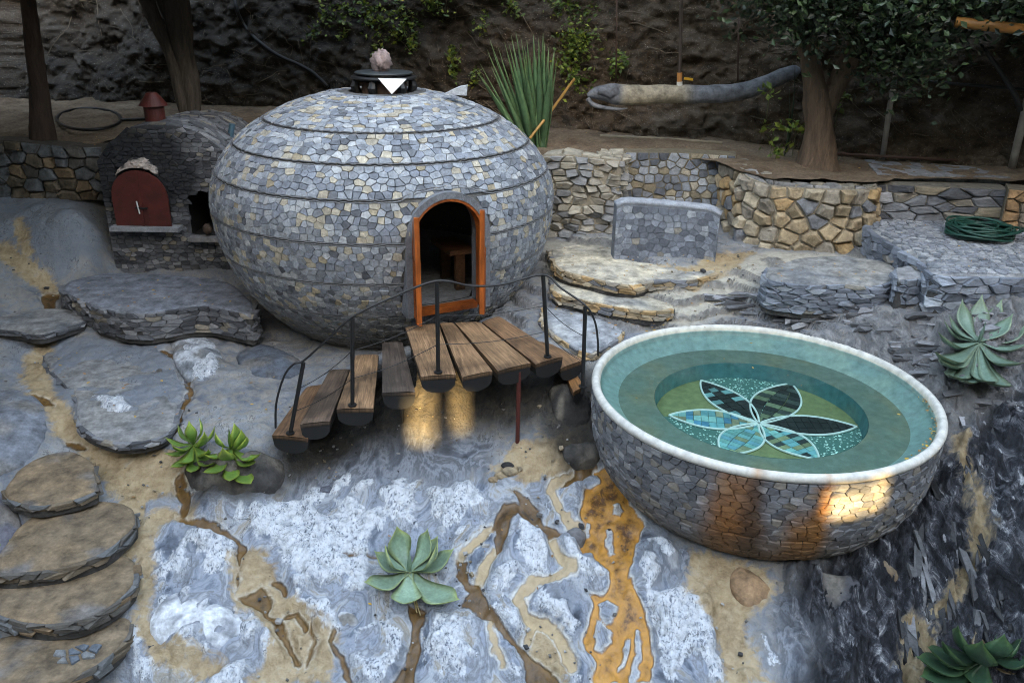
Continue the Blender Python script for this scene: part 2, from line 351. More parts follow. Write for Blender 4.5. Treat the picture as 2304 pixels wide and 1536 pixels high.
SANDP = [[(1225,540),(1390,535),(1400,600),(1620,610),(1720,560),(1960,560),(2000,590),(1720,600),(1700,650),(1600,700),(1560,740),(1400,720),(1225,640)]]
GREYB = [[(-60,440),(225,430),(240,600),(140,640),(60,600),(-60,560)],[(0,740),(90,760),(60,850),(0,880)],[(0,870),(100,900),(110,990),(60,1060),(0,1040)],[(95,760),(370,770),(430,870),(390,970),(270,1000),(170,940),(100,880)],[(1230,600),(1500,690),(1560,760),(1400,790),(1230,740)]]

def build_ground():
    nr, nc = 560, 700
    yy = 2.2 * (11.8 / 2.2) ** (np.arange(nr) / (nr - 1))
    uu = np.linspace(-1, 1, nc)
    Y = np.repeat(yy[:, None], nc, 1); X = uu[None, :] * (0.75 * Y + 1.6)
    x, y = X.ravel(), Y.ravel(); z = gz(x, y)
    wx = x + 0.035 * fbm(x * 5, y * 5, 4, 1) + 0.022 * fbm(x * 17, y * 17, 3, 91); wy = y + 0.035 * fbm(x * 5, y * 5, 4, 21) + 0.022 * fbm(x * 17, y * 17, 3, 95)
    P = np.c_[wx, wy]
    def cover(items, conv, mode='min', soft=0.0):
        out = np.full(len(x), 9.0)
        for it in items:
            q, fn = conv(it); lo, hi = q.min(0) - 0.35, q.max(0) + 0.35
            m = (x > lo[0]) & (x < hi[0]) & (y > lo[1]) & (y < hi[1])
            if m.any(): out[m] = np.minimum(out[m], fn(P[m]))
        return out
    poly = lambda s: (lambda q: (q, lambda p: sd_poly(p, q)))(gpts(s))
    def line(s):
        q = gpts(s[0]); sc = np.array([np.hypot(np.hypot(*a), CAMZ) for a in q]) / FPX
        return q, (lambda p: sd_line(p, q, s[1] * sc))
    amber = cover(AMBER, poly); isl = cover(ISLES, poly); amber = np.maximum(amber, -isl)
    brown = np.minimum(cover(BROWN, poly), cover(CRACK, line))
    tan = cover(TANL, line)
    och = np.minimum(cover(OCHL, line), cover(OCHP, poly))
    lime = cover(LIME, poly); dark = cover(DARKP, poly); wet_shade = cover(WETSHADEP, poly); pale = cover(PALE, poly); gb = cover(GREYB, poly); sand = cover(SANDP, poly); slate = cover(SLATEP, poly)
    kd = sstep(0.25, -0.15, dark)
    # relief: rolling water-worn rock, tilted schist beds on the right, carved channels
    f1 = fbm(x * 2.2, y * 2.2, 5, 3); f2 = fbm(x * 9, y * 9, 4, 5)
    s_, t_ = x * 0.97 - y * 0.22, x * 0.22 + y * 0.97
    bed = fbm(s_ * 6.5 + 0.6 * f1, t_ * 1.6, 4, 8); bed = 1 - np.abs(bed) * 2.2
    chunk = fbm(s_ * 16, t_ * 6, 3, 14)
    blk = fbm(s_ * 3.2, t_ * 1.3, 3, 31)
    rough_r = sstep(2.2, 3.4, x) * sstep(7.6, 7.0, y)
    kk = np.maximum(kd, 0.55 * rough_r)
    st = z / 0.085 + 0.9 * f1; frac = st - np.floor(st)                                       # bedding steps on the back slope
    back = sstep(6.9, 7.5, y) * sstep(-0.6, 0.1, x)
    ztier = (np.floor(st) + sstep(0.72, 0.98, frac) - 0.9 * f1) * 0.085
    z = z * (1 - 0.8 * back) + 0.8 * back * ztier
    z = z + (0.055 * f1 + 0.020 * f2 + 0.05 * np.abs(fbm(x * 2.6 + 3, y * 3.2, 4, 111)) * sstep(6.2, 6.8, y) * sstep(-1.8, -2.4, x) + 0.035 * fbm(x * 4.5, y * 3.5, 4, 101) * sstep(0.2, -0.2, pale)) * (1 - kk) + kk * (0.11 * bed + 0.09 * np.abs(chunk) + 0.20 * np.floor(blk * 5) / 5 + 0.09 * np.floor(fbm(s_ * 7.5, t_ * 3.0, 3, 37) * 5) / 5 + 0.07 * np.abs(fbm(s_ * 30, t_ * 9, 3, 19)) + 0.02 * f2)
    z = z + 0.006 * fbm(x * 26, y * 26, 3, 61) + 0.03 * sstep(0.05, 0.35, fbm(x * 4 + 0.5 * f1, y * 2.6, 4, 63)) * sstep(0.12, -0.15, pale)
    rl = np.random.RandomState(23); q_ = gpts(PALE[0]); lo, hi = q_.min(0), q_.max(0); free = np.minimum(np.minimum(amber, brown), tan)
    for _ in range(230):
        c = lo + (hi - lo) * rl.rand(2); rad = rl.uniform(.05, .21) * (0.6 + 0.4 * rl.rand()); asp = rl.uniform(.55, .95); an = rl.normal(1.15, .5)
        if sd_poly(c[None], q_)[0] > -.05 or np.hypot(*(c - at_g(922, 1298)[:2])) < .48: continue
        m = (np.abs(x - c[0]) < 1.6 * rad) & (np.abs(y - c[1]) < 1.6 * rad); dx, dy = wx[m] - c[0], wy[m] - c[1]
        u_, v_ = (dx * math.cos(an) + dy * math.sin(an)), (-dx * math.sin(an) + dy * math.cos(an)) / asp
        d = np.hypot(u_, v_) / rad * (1 + 0.25 * fbm(x[m] * 9, y[m] * 9, 3, 29)); k = sstep(-0.01, 0.07, free[m])
        z[m] += rad * rl.uniform(.06, .16) * np.sqrt(np.maximum(0, 1 - d ** 2.5)) * k
        if rl.rand() < .62: lime[m] = np.minimum(lime[m], (d - 0.92) * rad + 0.3 * (1 - k))
        elif rl.rand() < .5: lime[m] = np.maximum(lime[m], (0.95 - d) * rad)
    pit = np.maximum(0, fbm(x * 14, y * 14, 3, 17) - 0.35)
    z -= 0.03 * pit * (1 - kk)
    z -= 0.034 * sstep(0.05, -0.03, amber) + 0.045 * sstep(0.05, -0.03, brown) + 0.022 * sstep(0.05, -0.02, tan) + 0.014 * sstep(0.07, -0.03, och)
    z += 0.055 * sstep(0.04, -0.11, lime)
    under = sstep(0.15, -0.1, wet_shade); z += under * 0.04 * fbm(x * 7, y * 7, 4, 41)
    # keep the rock out of the bowl and the domed hut
    r = np.hypot(x - PC[0], y - PC[1]); bowl = PZ - 0.10 - np.maximum(0, 1 - (np.minimum(r / (PR - 0.03), 1)) ** 2.8) ** (1 / 2.8) * 1.04
    z = np.where(r < PR - 0.05, np.minimum(z, bowl - 0.03), z)
    r = np.hypot(x - DC[0], y - DC[1]); z = np.where(r < 1.5, np.minimum(z, 0.55), z)
    f = []
    idx = np.arange(nr * nc).reshape(nr, nc)
    f = np.stack([idx[:-1, :-1], idx[:-1, 1:], idx[1:, 1:], idx[1:, :-1]], -1).reshape(-1, 4).tolist()
    m, t, b = nt('bedrock'); n = N(t); p = n.pos()
    na = n.noise(p, 3.2, 7, 0.62, 0.4); nb = n.noise(p, 15, 6, 0.65, 0.3); ncz = n.noise(p, 55, 4, 0.6); nd = n.noise(n.mapv(p, (1, 1, 1), (0, 0, 0.3)), 7.0, 6, 0.6, 1.6)
    nl = n.noise(n.mapv(p, (1.5, 0.8, 1), (0, 0, 0.45)), 4.0, 9, 0.72, 1.2); nsp = n.noise(n.mapv(p, (1.3, 0.8, 1), (0, 0, 0.5)), 24, 5, 0.7, 0.8)
    base = n.ramp(na, [(0.30, (0.105, 0.118, 0.145)), (0.50, (0.20, 0.215, 0.24)), (0.68, (0.31, 0.315, 0.325))])
    base = n.mix(n.ramp(nd, [(0.42, 0.0), (0.62, 0.7)]), base, (0.29, 0.26, 0.22))
    base = n.mix(n.math('MULTIPLY', n.attr('greyb'), n.ramp(nb, [(0.3, 0.9), (0.7, 0.45)])), base, (0.17, 0.195, 0.235))
    base = n.mix(n.math('MULTIPLY', n.attr('sand'), n.ramp(nd, [(0.3, 0.95), (0.7, 0.4)])), base, n.ramp(nb, [(0.3, (0.40, 0.355, 0.275)), (0.7, (0.62, 0.565, 0.46))]))
    # pale washed rock and lime crust, grown in patches
    mb = n.noise(n.mapv(p, (1.3, 0.8, 1.1), (0, 0, 0.4)), 2.6, 6, 0.6, 1.5)
    palec = n.ramp(mb, [(0.28, (0.06, 0.07, 0.095)), (0.38, (0.15, 0.18, 0.23)), (0.45, (0.30, 0.335, 0.40)), (0.50, (0.19, 0.205, 0.235)), (0.56, (0.38, 0.41, 0.46)), (0.62, (0.29, 0.26, 0.22)), (0.72, (0.50, 0.52, 0.55))])
    base = n.mix(n.attr('pale'), base, palec)
    crk = n.math('ABSOLUTE', n.math('SUBTRACT', n.noise(n.mapv(p, (1.5, .8, 1), (0, 0, .5)), 5.5, 5, 0.6, 1.0), 0.5)); crk = n.math('MULTIPLY', n.ramp(crk, [(0.004, 1.0), (0.016, 0.0)]), n.ramp(na, [(0.50, 0.0), (0.62, 0.8)]))
    base = n.mix(n.math('MULTIPLY', n.attr('slate'), 0.9), base, n.ramp(mb, [(0.30, (0.035, 0.04, 0.052)), (0.42, (0.10, 0.115, 0.145)), (0.49, (0.24, 0.265, 0.31)), (0.54, (0.09, 0.10, 0.12)), (0.62, (0.19, 0.205, 0.235)), (0.72, (0.36, 0.37, 0.39))]))
    lm = n.math('ADD', n.attr('lime'), n.math('MULTIPLY', n.math('SUBTRACT', nl, 0.5), 2.4)); lmm = n.ramp(lm, [(0.44, 0.0), (0.62, 1.0)])
    limec = n.ramp(nsp, [(0.29, (0.07, 0.085, 0.115)), (0.36, (0.32, 0.36, 0.43)), (0.44, (0.52, 0.55, 0.60)), (0.7, (0.68, 0.695, 0.72))])
    spk = n.math('MULTIPLY', n.ramp(n.noise(n.mapv(p, (1.6, .9, 1.2), (0, 0, .5)), 34, 4, 0.6, 0.5), [(0.40, 1.0), (0.46, 0.0)]), n.ramp(nl, [(0.44, 0.0), (0.56, 0.9)])); limec = n.mix(spk, limec, (0.11, 0.13, 0.17))
    limec = n.mix(1.0, limec, n.ramp(nb, [(0.34, 0.55), (0.5, 0.95), (0.7, 1.08)]), 'MULTIPLY')
    base = n.mix(lmm, base, limec); base = n.mix(n.math('MULTIPLY', crk, n.math('SUBTRACT', 1.0, n.attr('ochre'))), base, (0.05, 0.055, 0.065))
    oc = n.ramp(n.math('ADD', n.attr('ochre'), n.math('MULTIPLY', n.math('SUBTRACT', nd, 0.5), 1.5)), [(0.32, 0.0), (0.72, 1.0)])
    base = n.mix(n.math('MULTIPLY', oc, 0.92), base, n.ramp(n.math('ADD', n.math('MULTIPLY', nb, 0.6), n.math('MULTIPLY', na, 0.4)), [(0.32, (0.20, 0.13, 0.065)), (0.48, (0.36, 0.262, 0.15)), (0.58, (0.45, 0.345, 0.215)), (0.7, (0.33, 0.30, 0.26))]))
    bed_ = n.noise(n.mapv(p, (4.5, 1.5, 3), (0, 0, 0.22)), 2.2, 10, 0.74, 0.9)
    dk = n.ramp(bed_, [(0.36, (0.008, 0.009, 0.011)), (0.50, (0.035, 0.037, 0.045)), (0.58, (0.13, 0.135, 0.155)), (0.66, (0.55, 0.55, 0.56))])
    base = n.mix(n.math('MULTIPLY', n.attr('dark'), n.math('SUBTRACT', 1.0, oc)), base, dk)
    lt = n.ramp(bed_, [(0.30, (0.04, 0.04, 0.045)), (0.5, (0.17, 0.165, 0.165)), (0.72, (0.42, 0.41, 0.42))])
    base = n.mix(n.math('MULTIPLY', n.attr('beds'), 0.8), base, lt)
    base = n.mix(n.attr('wet_shade'), base, n.ramp(nb, [(0.3, (0.016, 0.016, 0.018)), (0.7, (0.062, 0.052, 0.038))]))  # shade beneath the planks painted in as near-black rock colour
    # shallow water: pale lime line at its margin, tan, amber or brown bed
    def stream(base, at_, c1, c2, edge):
        sd = n.math('ADD', n.attr(at_), n.math('MULTIPLY', n.math('SUBTRACT', nsp, 0.5), 0.07))
        rim = n.math('MULTIPLY', n.ramp(sd, [(0.45, 0.0), (0.52, edge), (0.64, 0.0)]), n.ramp(nb, [(0.35, 0.15), (0.6, 1.0)]))
        base = n.mix(rim, base, (0.66, 0.64, 0.60))
        ins = n.ramp(sd, [(0.43, 1.0), (0.515, 0.0)])
        deep = n.math('ADD', n.math('ADD', n.math('MULTIPLY', nd, 0.6), n.math('MULTIPLY', nsp, 0.25)), n.math('MULTIPLY', sd, 0.5))
        return n.mix(n.math('MULTIPLY', ins, n.ramp(nl, [(0.3, 1.0), (0.75, 0.86)])), base, n.ramp(deep, [(0.38, c1), (0.50, tuple(0.3 * a + 0.62 * b for a, b in zip(c1, c2))), (0.70, c2)])), ins
    base, i1 = stream(base, 'tan', (0.36, 0.255, 0.14), (0.46, 0.35, 0.22), 0.8)
    base, i2 = stream(base, 'brown', (0.03, 0.017, 0.006), (0.15, 0.08, 0.026), 0.35)
    base, i3 = stream(base, 'amber', (0.10, 0.040, 0.008), (0.54, 0.25, 0.045), 0.9)
    base = n.mix(n.ramp(nsp, [(0.24, 0.75), (0.36, 0.0)]), base, (0.035, 0.038, 0.045))
    n.lk(base, b.inputs['Base Color'])
    wetm = n.math('MAXIMUM', n.math('MAXIMUM', i2, i3), n.math('MULTIPLY', i1, 0.6))
    n.lk(n.ramp(wetm, [(0, 0.72), (1, 0.30)]), b.inputs['Roughness']); b.inputs['Specular IOR Level'].default_value = 0.25
    h = n.math('ADD', n.math('ADD', n.math('MULTIPLY', nb, 1.0), n.math('MULTIPLY', ncz, 0.4)), n.math('MULTIPLY', n.math('MULTIPLY', bed_, n.math('MAXIMUM', n.attr('dark'), n.attr('beds'))), 3.0))
    h = n.math('MULTIPLY', h, n.ramp(wetm, [(0, 1.0), (1, 0.25)]))
    n.bump(b, h, 0.9, 0.028)
    e = lambda sd: np.clip(sd / 0.16 + 0.5, 0, 1)
    attrs = dict(lime=sstep(0.05, -0.10, lime), ochre=sstep(0.11, -0.09, och), amber=e(amber), brown=e(brown), tan=e(tan), dark=kd, wet_shade=under * 0.95, pale=sstep(0.12, -0.15, pale), slate=sstep(0.10, -0.10, slate), sand=sstep(0.15, -0.1, sand),
                 beds=np.clip(rough_r * (1 - kd) + 0.9 * back * sstep(0.62, 0.85, frac), 0, 1) * (1 - sstep(0.07, -0.05, och)), greyb=sstep(0.05, -0.1, gb))
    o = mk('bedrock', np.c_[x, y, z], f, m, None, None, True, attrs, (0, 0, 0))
    tag(o, 'grey water-worn bedrock streaked with white crust, sand and rusty trickles', kind='structure')
build_ground()
vf = mk('valley_floor', [(-90, -90, -1.9), (90, -90, -1.9), (90, 90, -1.9), (-90, 90, -1.9)], [(0, 1, 2, 3)], MDIRT, None, (0.12, 0.10, 0.08), loc=(0, 0, -1.9)); tag(vf, kind='structure')

# ------------------------------------------------------------------ cliff and upper terrace
_cbx = [-26, -8, -5, -1, 1, 4.4, 6.0, 9, 26]; _cby = [14, 13.6, 13.2, 12.6, 11.8, 10.5, 9.9, 9.2, 8]
def cliff_y(x, z):
    x = np.asarray(x, float); z = np.asarray(z, float)
    n1 = fbm(x * 0.6 + 5, z * 0.6, 4, 51); n2 = fbm(x * 2.6, z * 2.6, 4, 55); n3 = fbm(x * 9 + z * 3, z * 11, 3, 59)
    return np.interp(x, _cbx, _cby) + (z - 2.0) * 0.30 + 0.45 * n1 + 0.22 * n2 + 0.09 * n3 - 0.10 * np.abs(fbm(x * 4.5 - z * 3, z * 5 + x * 1.5, 3, 67)) + 0.15
def at_cliff(px, py, off=0.0):
    y = 12.0
    for _ in range(14):
        p = at_y(px, py, y); y = 0.5 * y + 0.5 * float(cliff_y(p[0], p[2])) - 0.0
    p = at_y(px, py, y - off); return p
def build_cliff():
    xs = np.concatenate([np.linspace(-26, -8.1, 30), np.linspace(-8, 8, 560), np.linspace(8.1, 26, 30)]); zs = np.concatenate([np.linspace(1.6, 4.6, 130), np.linspace(4.65, 16, 50)])
    X, Z = np.meshgrid(xs, zs, indexing='ij'); Yc = cliff_y(X, Z)
    n0, n1 = X.shape; idx = np.arange(n0 * n1).reshape(n0, n1)
    f = np.stack([idx[:-1, :-1], idx[1:, :-1], idx[1:, 1:], idx[:-1, 1:]], -1).reshape(-1, 4).tolist()
    m, t, b = nt('cliff_soil'); n = N(t); p = n.pos()
    a = n.noise(n.mapv(p, (1, 1, 2.4), (0, 0.35, 0)), 2.0, 8, 0.68, 0.6); c = n.noise(p, 11, 6, 0.7, 0.5); d = n.noise(p, 45, 4, 0.6)
    col = n.ramp(a, [(0.32, (0.024, 0.017, 0.011)), (0.5, (0.078, 0.053, 0.033)), (0.68, (0.14, 0.115, 0.09))])
    gx = n.new('ShaderNodeSeparateXYZ'); n.lk(p, gx.inputs[0])
    grey = n.math('MULTIPLY', n.ramp(n.math('ADD', n.math('MULTIPLY', gx.outputs[0], 0.12), 0.5), [(0.30, 1.0), (0.62, 0.0)]), n.ramp(c, [(0.35, 0.3), (0.6, 0.9)]))
    col = n.mix(grey, col, n.ramp(a, [(0.35, (0.012, 0.011, 0.010)), (0.65, (0.058, 0.053, 0.047))]))  # grey left end, darkened in colour to stand for its deep shade
    col = n.mix(n.ramp(d, [(0.62, 0.0), (0.70, 0.8)]), col, (0.36, 0.32, 0.28))
    col = n.mix(1.0, col, n.ramp(c, [(0.3, 0.55), (0.7, 1.3)]), 'MULTIPLY')
    n.lk(col, b.inputs['Base Color']); b.inputs['Roughness'].default_value = 0.95
    n.bump(b, n.math('ADD', c, n.math('MULTIPLY', d, 0.5)), 1.0, 0.05)
    o = mk('cliff', np.c_[X.ravel(), Yc.ravel(), Z.ravel()], f, m, None, None, True, None, (0, 0, 0))
    tag(o, 'steep bare earth and rock bank behind the stone dome', kind='structure')
build_cliff()
def bank_roots():
    g = G(); rr = np.random.RandomState(15)
    for i in range(260):
        x0, z0 = rr.uniform(-7.5, 7.5), rr.uniform(2.2, 4.4); a = rr.normal(-.5, .7); L = rr.uniform(.15, .8); t = np.linspace(0, 1, 6)
        xs = x0 + L * np.cos(a) * t + .05 * rr.normal(size=6).cumsum() * .5; zz = z0 + L * np.sin(a) * t + .04 * rr.normal(size=6).cumsum() * .5
        k = rr.uniform(.5, 1.3); g.add(tube(np.c_[xs, cliff_y(xs, zz) - .02, zz], np.linspace(1, .4, 6) * rr.uniform(.003, .010), 5), np.array([.16, .125, .09]) * k)
    tag(g.build('bank_roots', MBARK, None, True, (0, 0, 0)), 'thin roots and dry stems over the earth bank', kind='stuff')
bank_roots()
_tfx = [-9, -5.3, -5.1, -3.0, 0.2, 0.4, 1.32, 1.42, 2.25, 2.45, 2.62, 2.9, 4.15, 4.3, 7.0, 9]
_tfy = [10.45, 10.45, 10.9, 11.0, 10.8, 9.85, 9.8, 10.55, 10.5, 10.0, 9.5, 9.2, 9.15, 9.35, 9.2, 9.2]
def terrace_z(x, y):
    return 2.16 + 0.05 * fbm(np.asarray(x) * 1.3, np.asarray(y) * 1.3, 4, 71) + 0.018 * fbm(np.asarray(x) * 9, np.asarray(y) * 9, 3, 75) + 0.05 * np.maximum(0, np.asarray(y) - 10.5)
def build_terrace():
    xs = np.linspace(-9, 9, 420); k = np.linspace(0, 1, 60); X = np.repeat(xs[:, None], 60, 1); Y0 = np.interp(xs, _tfx, _tfy)
    Y = Y0[:, None] + (15.0 - Y0[:, None]) * k[None, :] ** 1.6
    idx = np.arange(X.size).reshape(X.shape); f = np.stack([idx[:-1, :-1], idx[1:, :-1], idx[1:, 1:], idx[:-1, 1:]], -1).reshape(-1, 4).tolist()
    m, t, b = nt('leafy_dirt'); n = N(t); p = n.pos(); a = n.noise(p, 2.5, 6, 0.65); c = n.noise(p, 26, 5, 0.7)
    col = n.mix(n.ramp(a, [(0.35, 0.0), (0.65, 1.0)]), (0.105, 0.066, 0.038), (0.235, 0.175, 0.12))
    col = n.mix(1.0, col, n.ramp(c, [(0.3, 0.45), (0.7, 1.3)]), 'MULTIPLY')
    n.lk(col, b.inputs['Base Color']); b.inputs['Roughness'].default_value = 0.95; n.bump(b, c, 0.9, 0.03)
    o = mk('dirt_terrace', np.c_[X.ravel(), Y.ravel(), terrace_z(X, Y).ravel()], f, m, None, None, True, None, (0, 0, 0)); tag(o, 'strip of leaf-strewn earth above the retaining walls', kind='structure')
build_terrace()

# ------------------------------------------------------------------ stone facing
def clip(poly, nx, ny, d):
    out = []; n = len(poly)
    for i in range(n):
        a, b = poly[i], poly[(i + 1) % n]; da = a[0] * nx + a[1] * ny - d; db = b[0] * nx + b[1] * ny - d
        if da <= 0: out.append(a)
        if (da < 0) != (db < 0) and abs(da - db) > 1e-12:
            t = da / (da - db); out.append((a[0] + (b[0] - a[0]) * t, a[1] + (b[1] - a[1]) * t))
    return out
def cells(u0, u1, v0, v1, su, sv, rng, gap=0.008, jit=0.35):
    """irregular tight-jointed stone outlines that fill a rectangle"""
    k = su / sv; rows = max(1, round((v1 - v0) / sv)); hv = (v1 - v0) / rows; seeds = []
    for r in range(rows):
        u = u0 + rng.uniform(-0.5, 0.2) * su
        while u < u1 + su * 0.5:
            wd = su * rng.uniform(0.55, 1.55)
            seeds.append((u + wd / 2, (v0 + (r + 0.5 + rng.uniform(-jit, jit)) * hv) * k)); u += wd
    B = {}; bs = 1.6 * su
    for i, s in enumerate(seeds): B.setdefault((int(s[0] // bs), int(s[1] // bs)), []).append(i)
    out = []
    for i, s in enumerate(seeds):
        if not (u0 - su < s[0] < u1 + su): continue
        poly = [(max(u0 + gap / 2, s[0] - 2 * su), max((v0 + gap / 2) * k, s[1] - 2 * su)), (min(u1 - gap / 2, s[0] + 2 * su), max((v0 + gap / 2) * k, s[1] - 2 * su)),
                (min(u1 - gap / 2, s[0] + 2 * su), min((v1 - gap / 2) * k, s[1] + 2 * su)), (max(u0 + gap / 2, s[0] - 2 * su), min((v1 - gap / 2) * k, s[1] + 2 * su))]
        if poly[0][0] >= poly[1][0]: continue
        bx, by = int(s[0] // bs), int(s[1] // bs)
        for p in range(bx - 1, bx + 2):
            for q in range(by - 1, by + 2):
                for j in B.get((p, q), ()):
                    if j == i: continue
                    dx, dy = seeds[j][0] - s[0], seeds[j][1] - s[1]; L = math.hypot(dx, dy)
                    if L < 1e-6 or L > 3 * su: continue
                    dx, dy = dx / L, dy / L
                    poly = clip(poly, dx, dy, dx * s[0] + dy * s[1] + L / 2 - gap / 2)
                    if len(poly) < 3: break
                if len(poly) < 3: break
            if len(poly) < 3: break
        if len(poly) >= 3:
            # drop very short edges
            q = [poly[m] for m in range(len(poly)) if math.hypot(poly[m][0] - poly[m - 1][0], poly[m][1] - poly[m - 1][1]) > 0.07 * su]
            if len(q) >= 3: out.append([(a, b / k) for a, b in q])
    return out
PAL = [((0.215, 0.238, 0.28), 5), ((0.295, 0.32, 0.355), 6), ((0.175, 0.19, 0.215), 2), ((0.38, 0.395, 0.41), 3), ((0.42, 0.375, 0.30), 2.2), ((0.34, 0.285, 0.20), 0.6), ((0.11, 0.12, 0.14), .5)]
PAL_DARK = [((0.13, 0.135, 0.15), 5), ((0.20, 0.205, 0.22), 4), ((0.08, 0.083, 0.093), 4), ((0.26, 0.23, 0.19), 1.5), ((0.30, 0.30, 0.31), 1)]
PAL_GOLD = [((0.38, 0.29, 0.185), 5), ((0.44, 0.29, 0.145), 3), ((0.29, 0.25, 0.20), 4), ((0.19, 0.195, 0.21), 2.2), ((0.48, 0.40, 0.29), 2)]
PAL_BROWN = [((0.15, 0.115, 0.08), 4), ((0.10, 0.09, 0.08), 4), ((0.20, 0.135, 0.08), 2), ((0.13, 0.135, 0.14), 3)]
PAL_SLATE = [((0.17, 0.19, 0.23), 5), ((0.23, 0.255, 0.30), 4), ((0.12, 0.135, 0.165), 3), ((0.31, 0.335, 0.37), 1.5), ((0.28, 0.26, 0.23), 0.6)]
def pick(pal, rng):
    t = rng.uniform(0, sum(w_ for _, w_ in pal))
    for c, w_ in pal:
        t -= w_
        if t <= 0: break
    k = rng.uniform(0.82, 1.16); return np.array(c) * k
def stone_geo(pts, nrm, h, bev, rng, rnd=False, tilt=0.10, depth=0.03):
    c = pts.mean(0); n = len(pts); size = np.sqrt(((pts - c) ** 2).sum(1).mean())
    tv = np.array([rng.uniform(-1, 1) for _ in range(3)]) * tilt
    d = pts - c; lift = (d @ tv)[:, None] * nrm
    rings = [pts - nrm * depth, pts + nrm * (h * 0.45) + lift * 0.6, c + d * (1 - bev) + nrm * h + lift]
    if rnd: rings.append(c + d * 0.62 + nrm * (h * 1.12) + lift * 1.2)
    v = np.vstack(rings); f = []
    for r in range(len(rings) - 1):
        f += [(r * n + i, r * n + (i + 1) % n, (r + 1) * n + (i + 1) % n, (r + 1) * n + i) for i in range(n)]
    f.append(tuple((len(rings) - 1) * n + i for i in range(n)))
    return v, f
def facing(root, polys, mat, pal, rng, h=0.012, bev=0.10, rnd=False, tilt=0.10, limit=300, name='stone', tint=None, hvar=0.6, stuff_name='small_stones'):
    """polys: list of (points, outward normal); the largest in view become parts, the rest one part"""
    items = []
    for pts, nrm in polys:
        pts = np.asarray(pts); c = pts.mean(0)
        if np.dot(np.cross(pts[1] - pts[0], pts[2] - pts[1]), nrm) < 0: pts = pts[::-1]
        to = np.array([0, 0, CAMZ]) - c; D = np.linalg.norm(to)
        area = 0.5 * np.linalg.norm(sum(np.cross(pts[i] - c, pts[(i + 1) % len(pts)] - c) for i in range(len(pts))))
        items.append((area * max(0.0, to @ nrm / D) / D ** 2, pts, nrm))
    items.sort(key=lambda q: -q[0]); rest = G()
    for i, (sc, pts, nrm) in enumerate(items):
        vf = stone_geo(pts, nrm, h * rng.uniform(1 - hvar, 1 + hvar), bev, rng, rnd, tilt)
        col = np.tile(pick(pal, rng), (len(vf[0]), 1))
        if tint is not None: col = tint(vf[0], col)
        if i < limit and sc > 0: mk(name, vf[0], vf[1], mat, root, col, False)
        else: rest.add(vf, col)
    if rest.v:
        o = rest.build(stuff_name, mat, root); o['kind'] = 'stuff'
def path_map(path):
    P = np.asarray(path, float)[:, :2]; seg = np.sqrt((np.diff(P, axis=0) ** 2).sum(1)); S_ = np.append(0, np.cumsum(seg))
    def f(s):
        s = min(max(s, 0), S_[-1]); i = min(max(np.searchsorted(S_, s, 'right') - 1, 0), len(seg) - 1)
        t = (s - S_[i]) / seg[i]; d = (P[i + 1] - P[i]) / seg[i]
        return P[i] + (P[i + 1] - P[i]) * t, np.array([d[1], -d[0], 0.0])
    return f, S_[-1]
def wall_face(root, path, z0, z1, su, sv, mat, pal, rng, **kw):
    """face a wall that runs along path (outward = right-hand side) with stones; z0, z1 are numbers or functions of the way along it"""
    f, L = path_map(path); gap = kw.pop('gap', 0.012); polys = []
    Z0 = z0 if callable(z0) else (lambda s: z0); Z1 = z1 if callable(z1) else (lambda s: z1)
    hh = max(Z1(L * q) - Z0(L * q) for q in (0, .25, .5, .75, 1))
    for pl in cells(0, L, 0, hh, su, sv, rng, gap):
        pts = []
        for s, v in pl:
            p, nn = f(s); pts.append((p[0], p[1], Z0(s) + (Z1(s) - Z0(s)) * v / hh))
        um = sum(q[0] for q in pl) / len(pl); polys.append((np.array(pts), f(um)[1]))
    facing(root, polys, mat, pal, rng, **kw)
def wall_core(path, z0, z1, thick):
    P = np.asarray(path, float)[:, :2]; n = len(P); T = np.gradient(P, axis=0); T /= np.linalg.norm(T, axis=1)[:, None]
    Q = P + np.c_[-T[:, 1], T[:, 0]] * thick
    s = np.append(0, np.cumsum(np.sqrt((np.diff(P, axis=0) ** 2).sum(1))))
    a = np.array([z0(q) if callable(z0) else z0 for q in s]); b = np.array([z1(q) if callable(z1) else z1 for q in s])
    v = np.vstack([np.c_[P, a], np.c_[P, b], np.c_[Q, b], np.c_[Q, a]]); f = []
    for i in range(n - 1):
        for r in range(4): f.append((r * n + i, r * n + i + 1, ((r + 1) % 4) * n + i + 1, ((r + 1) % 4) * n + i))
    f += [(0, n, 2 * n, 3 * n), (n - 1, 4 * n - 1, 3 * n - 1, 2 * n - 1)]
    return v, f
def jag(path, z1, rng, n=40, amp=0.02): pass

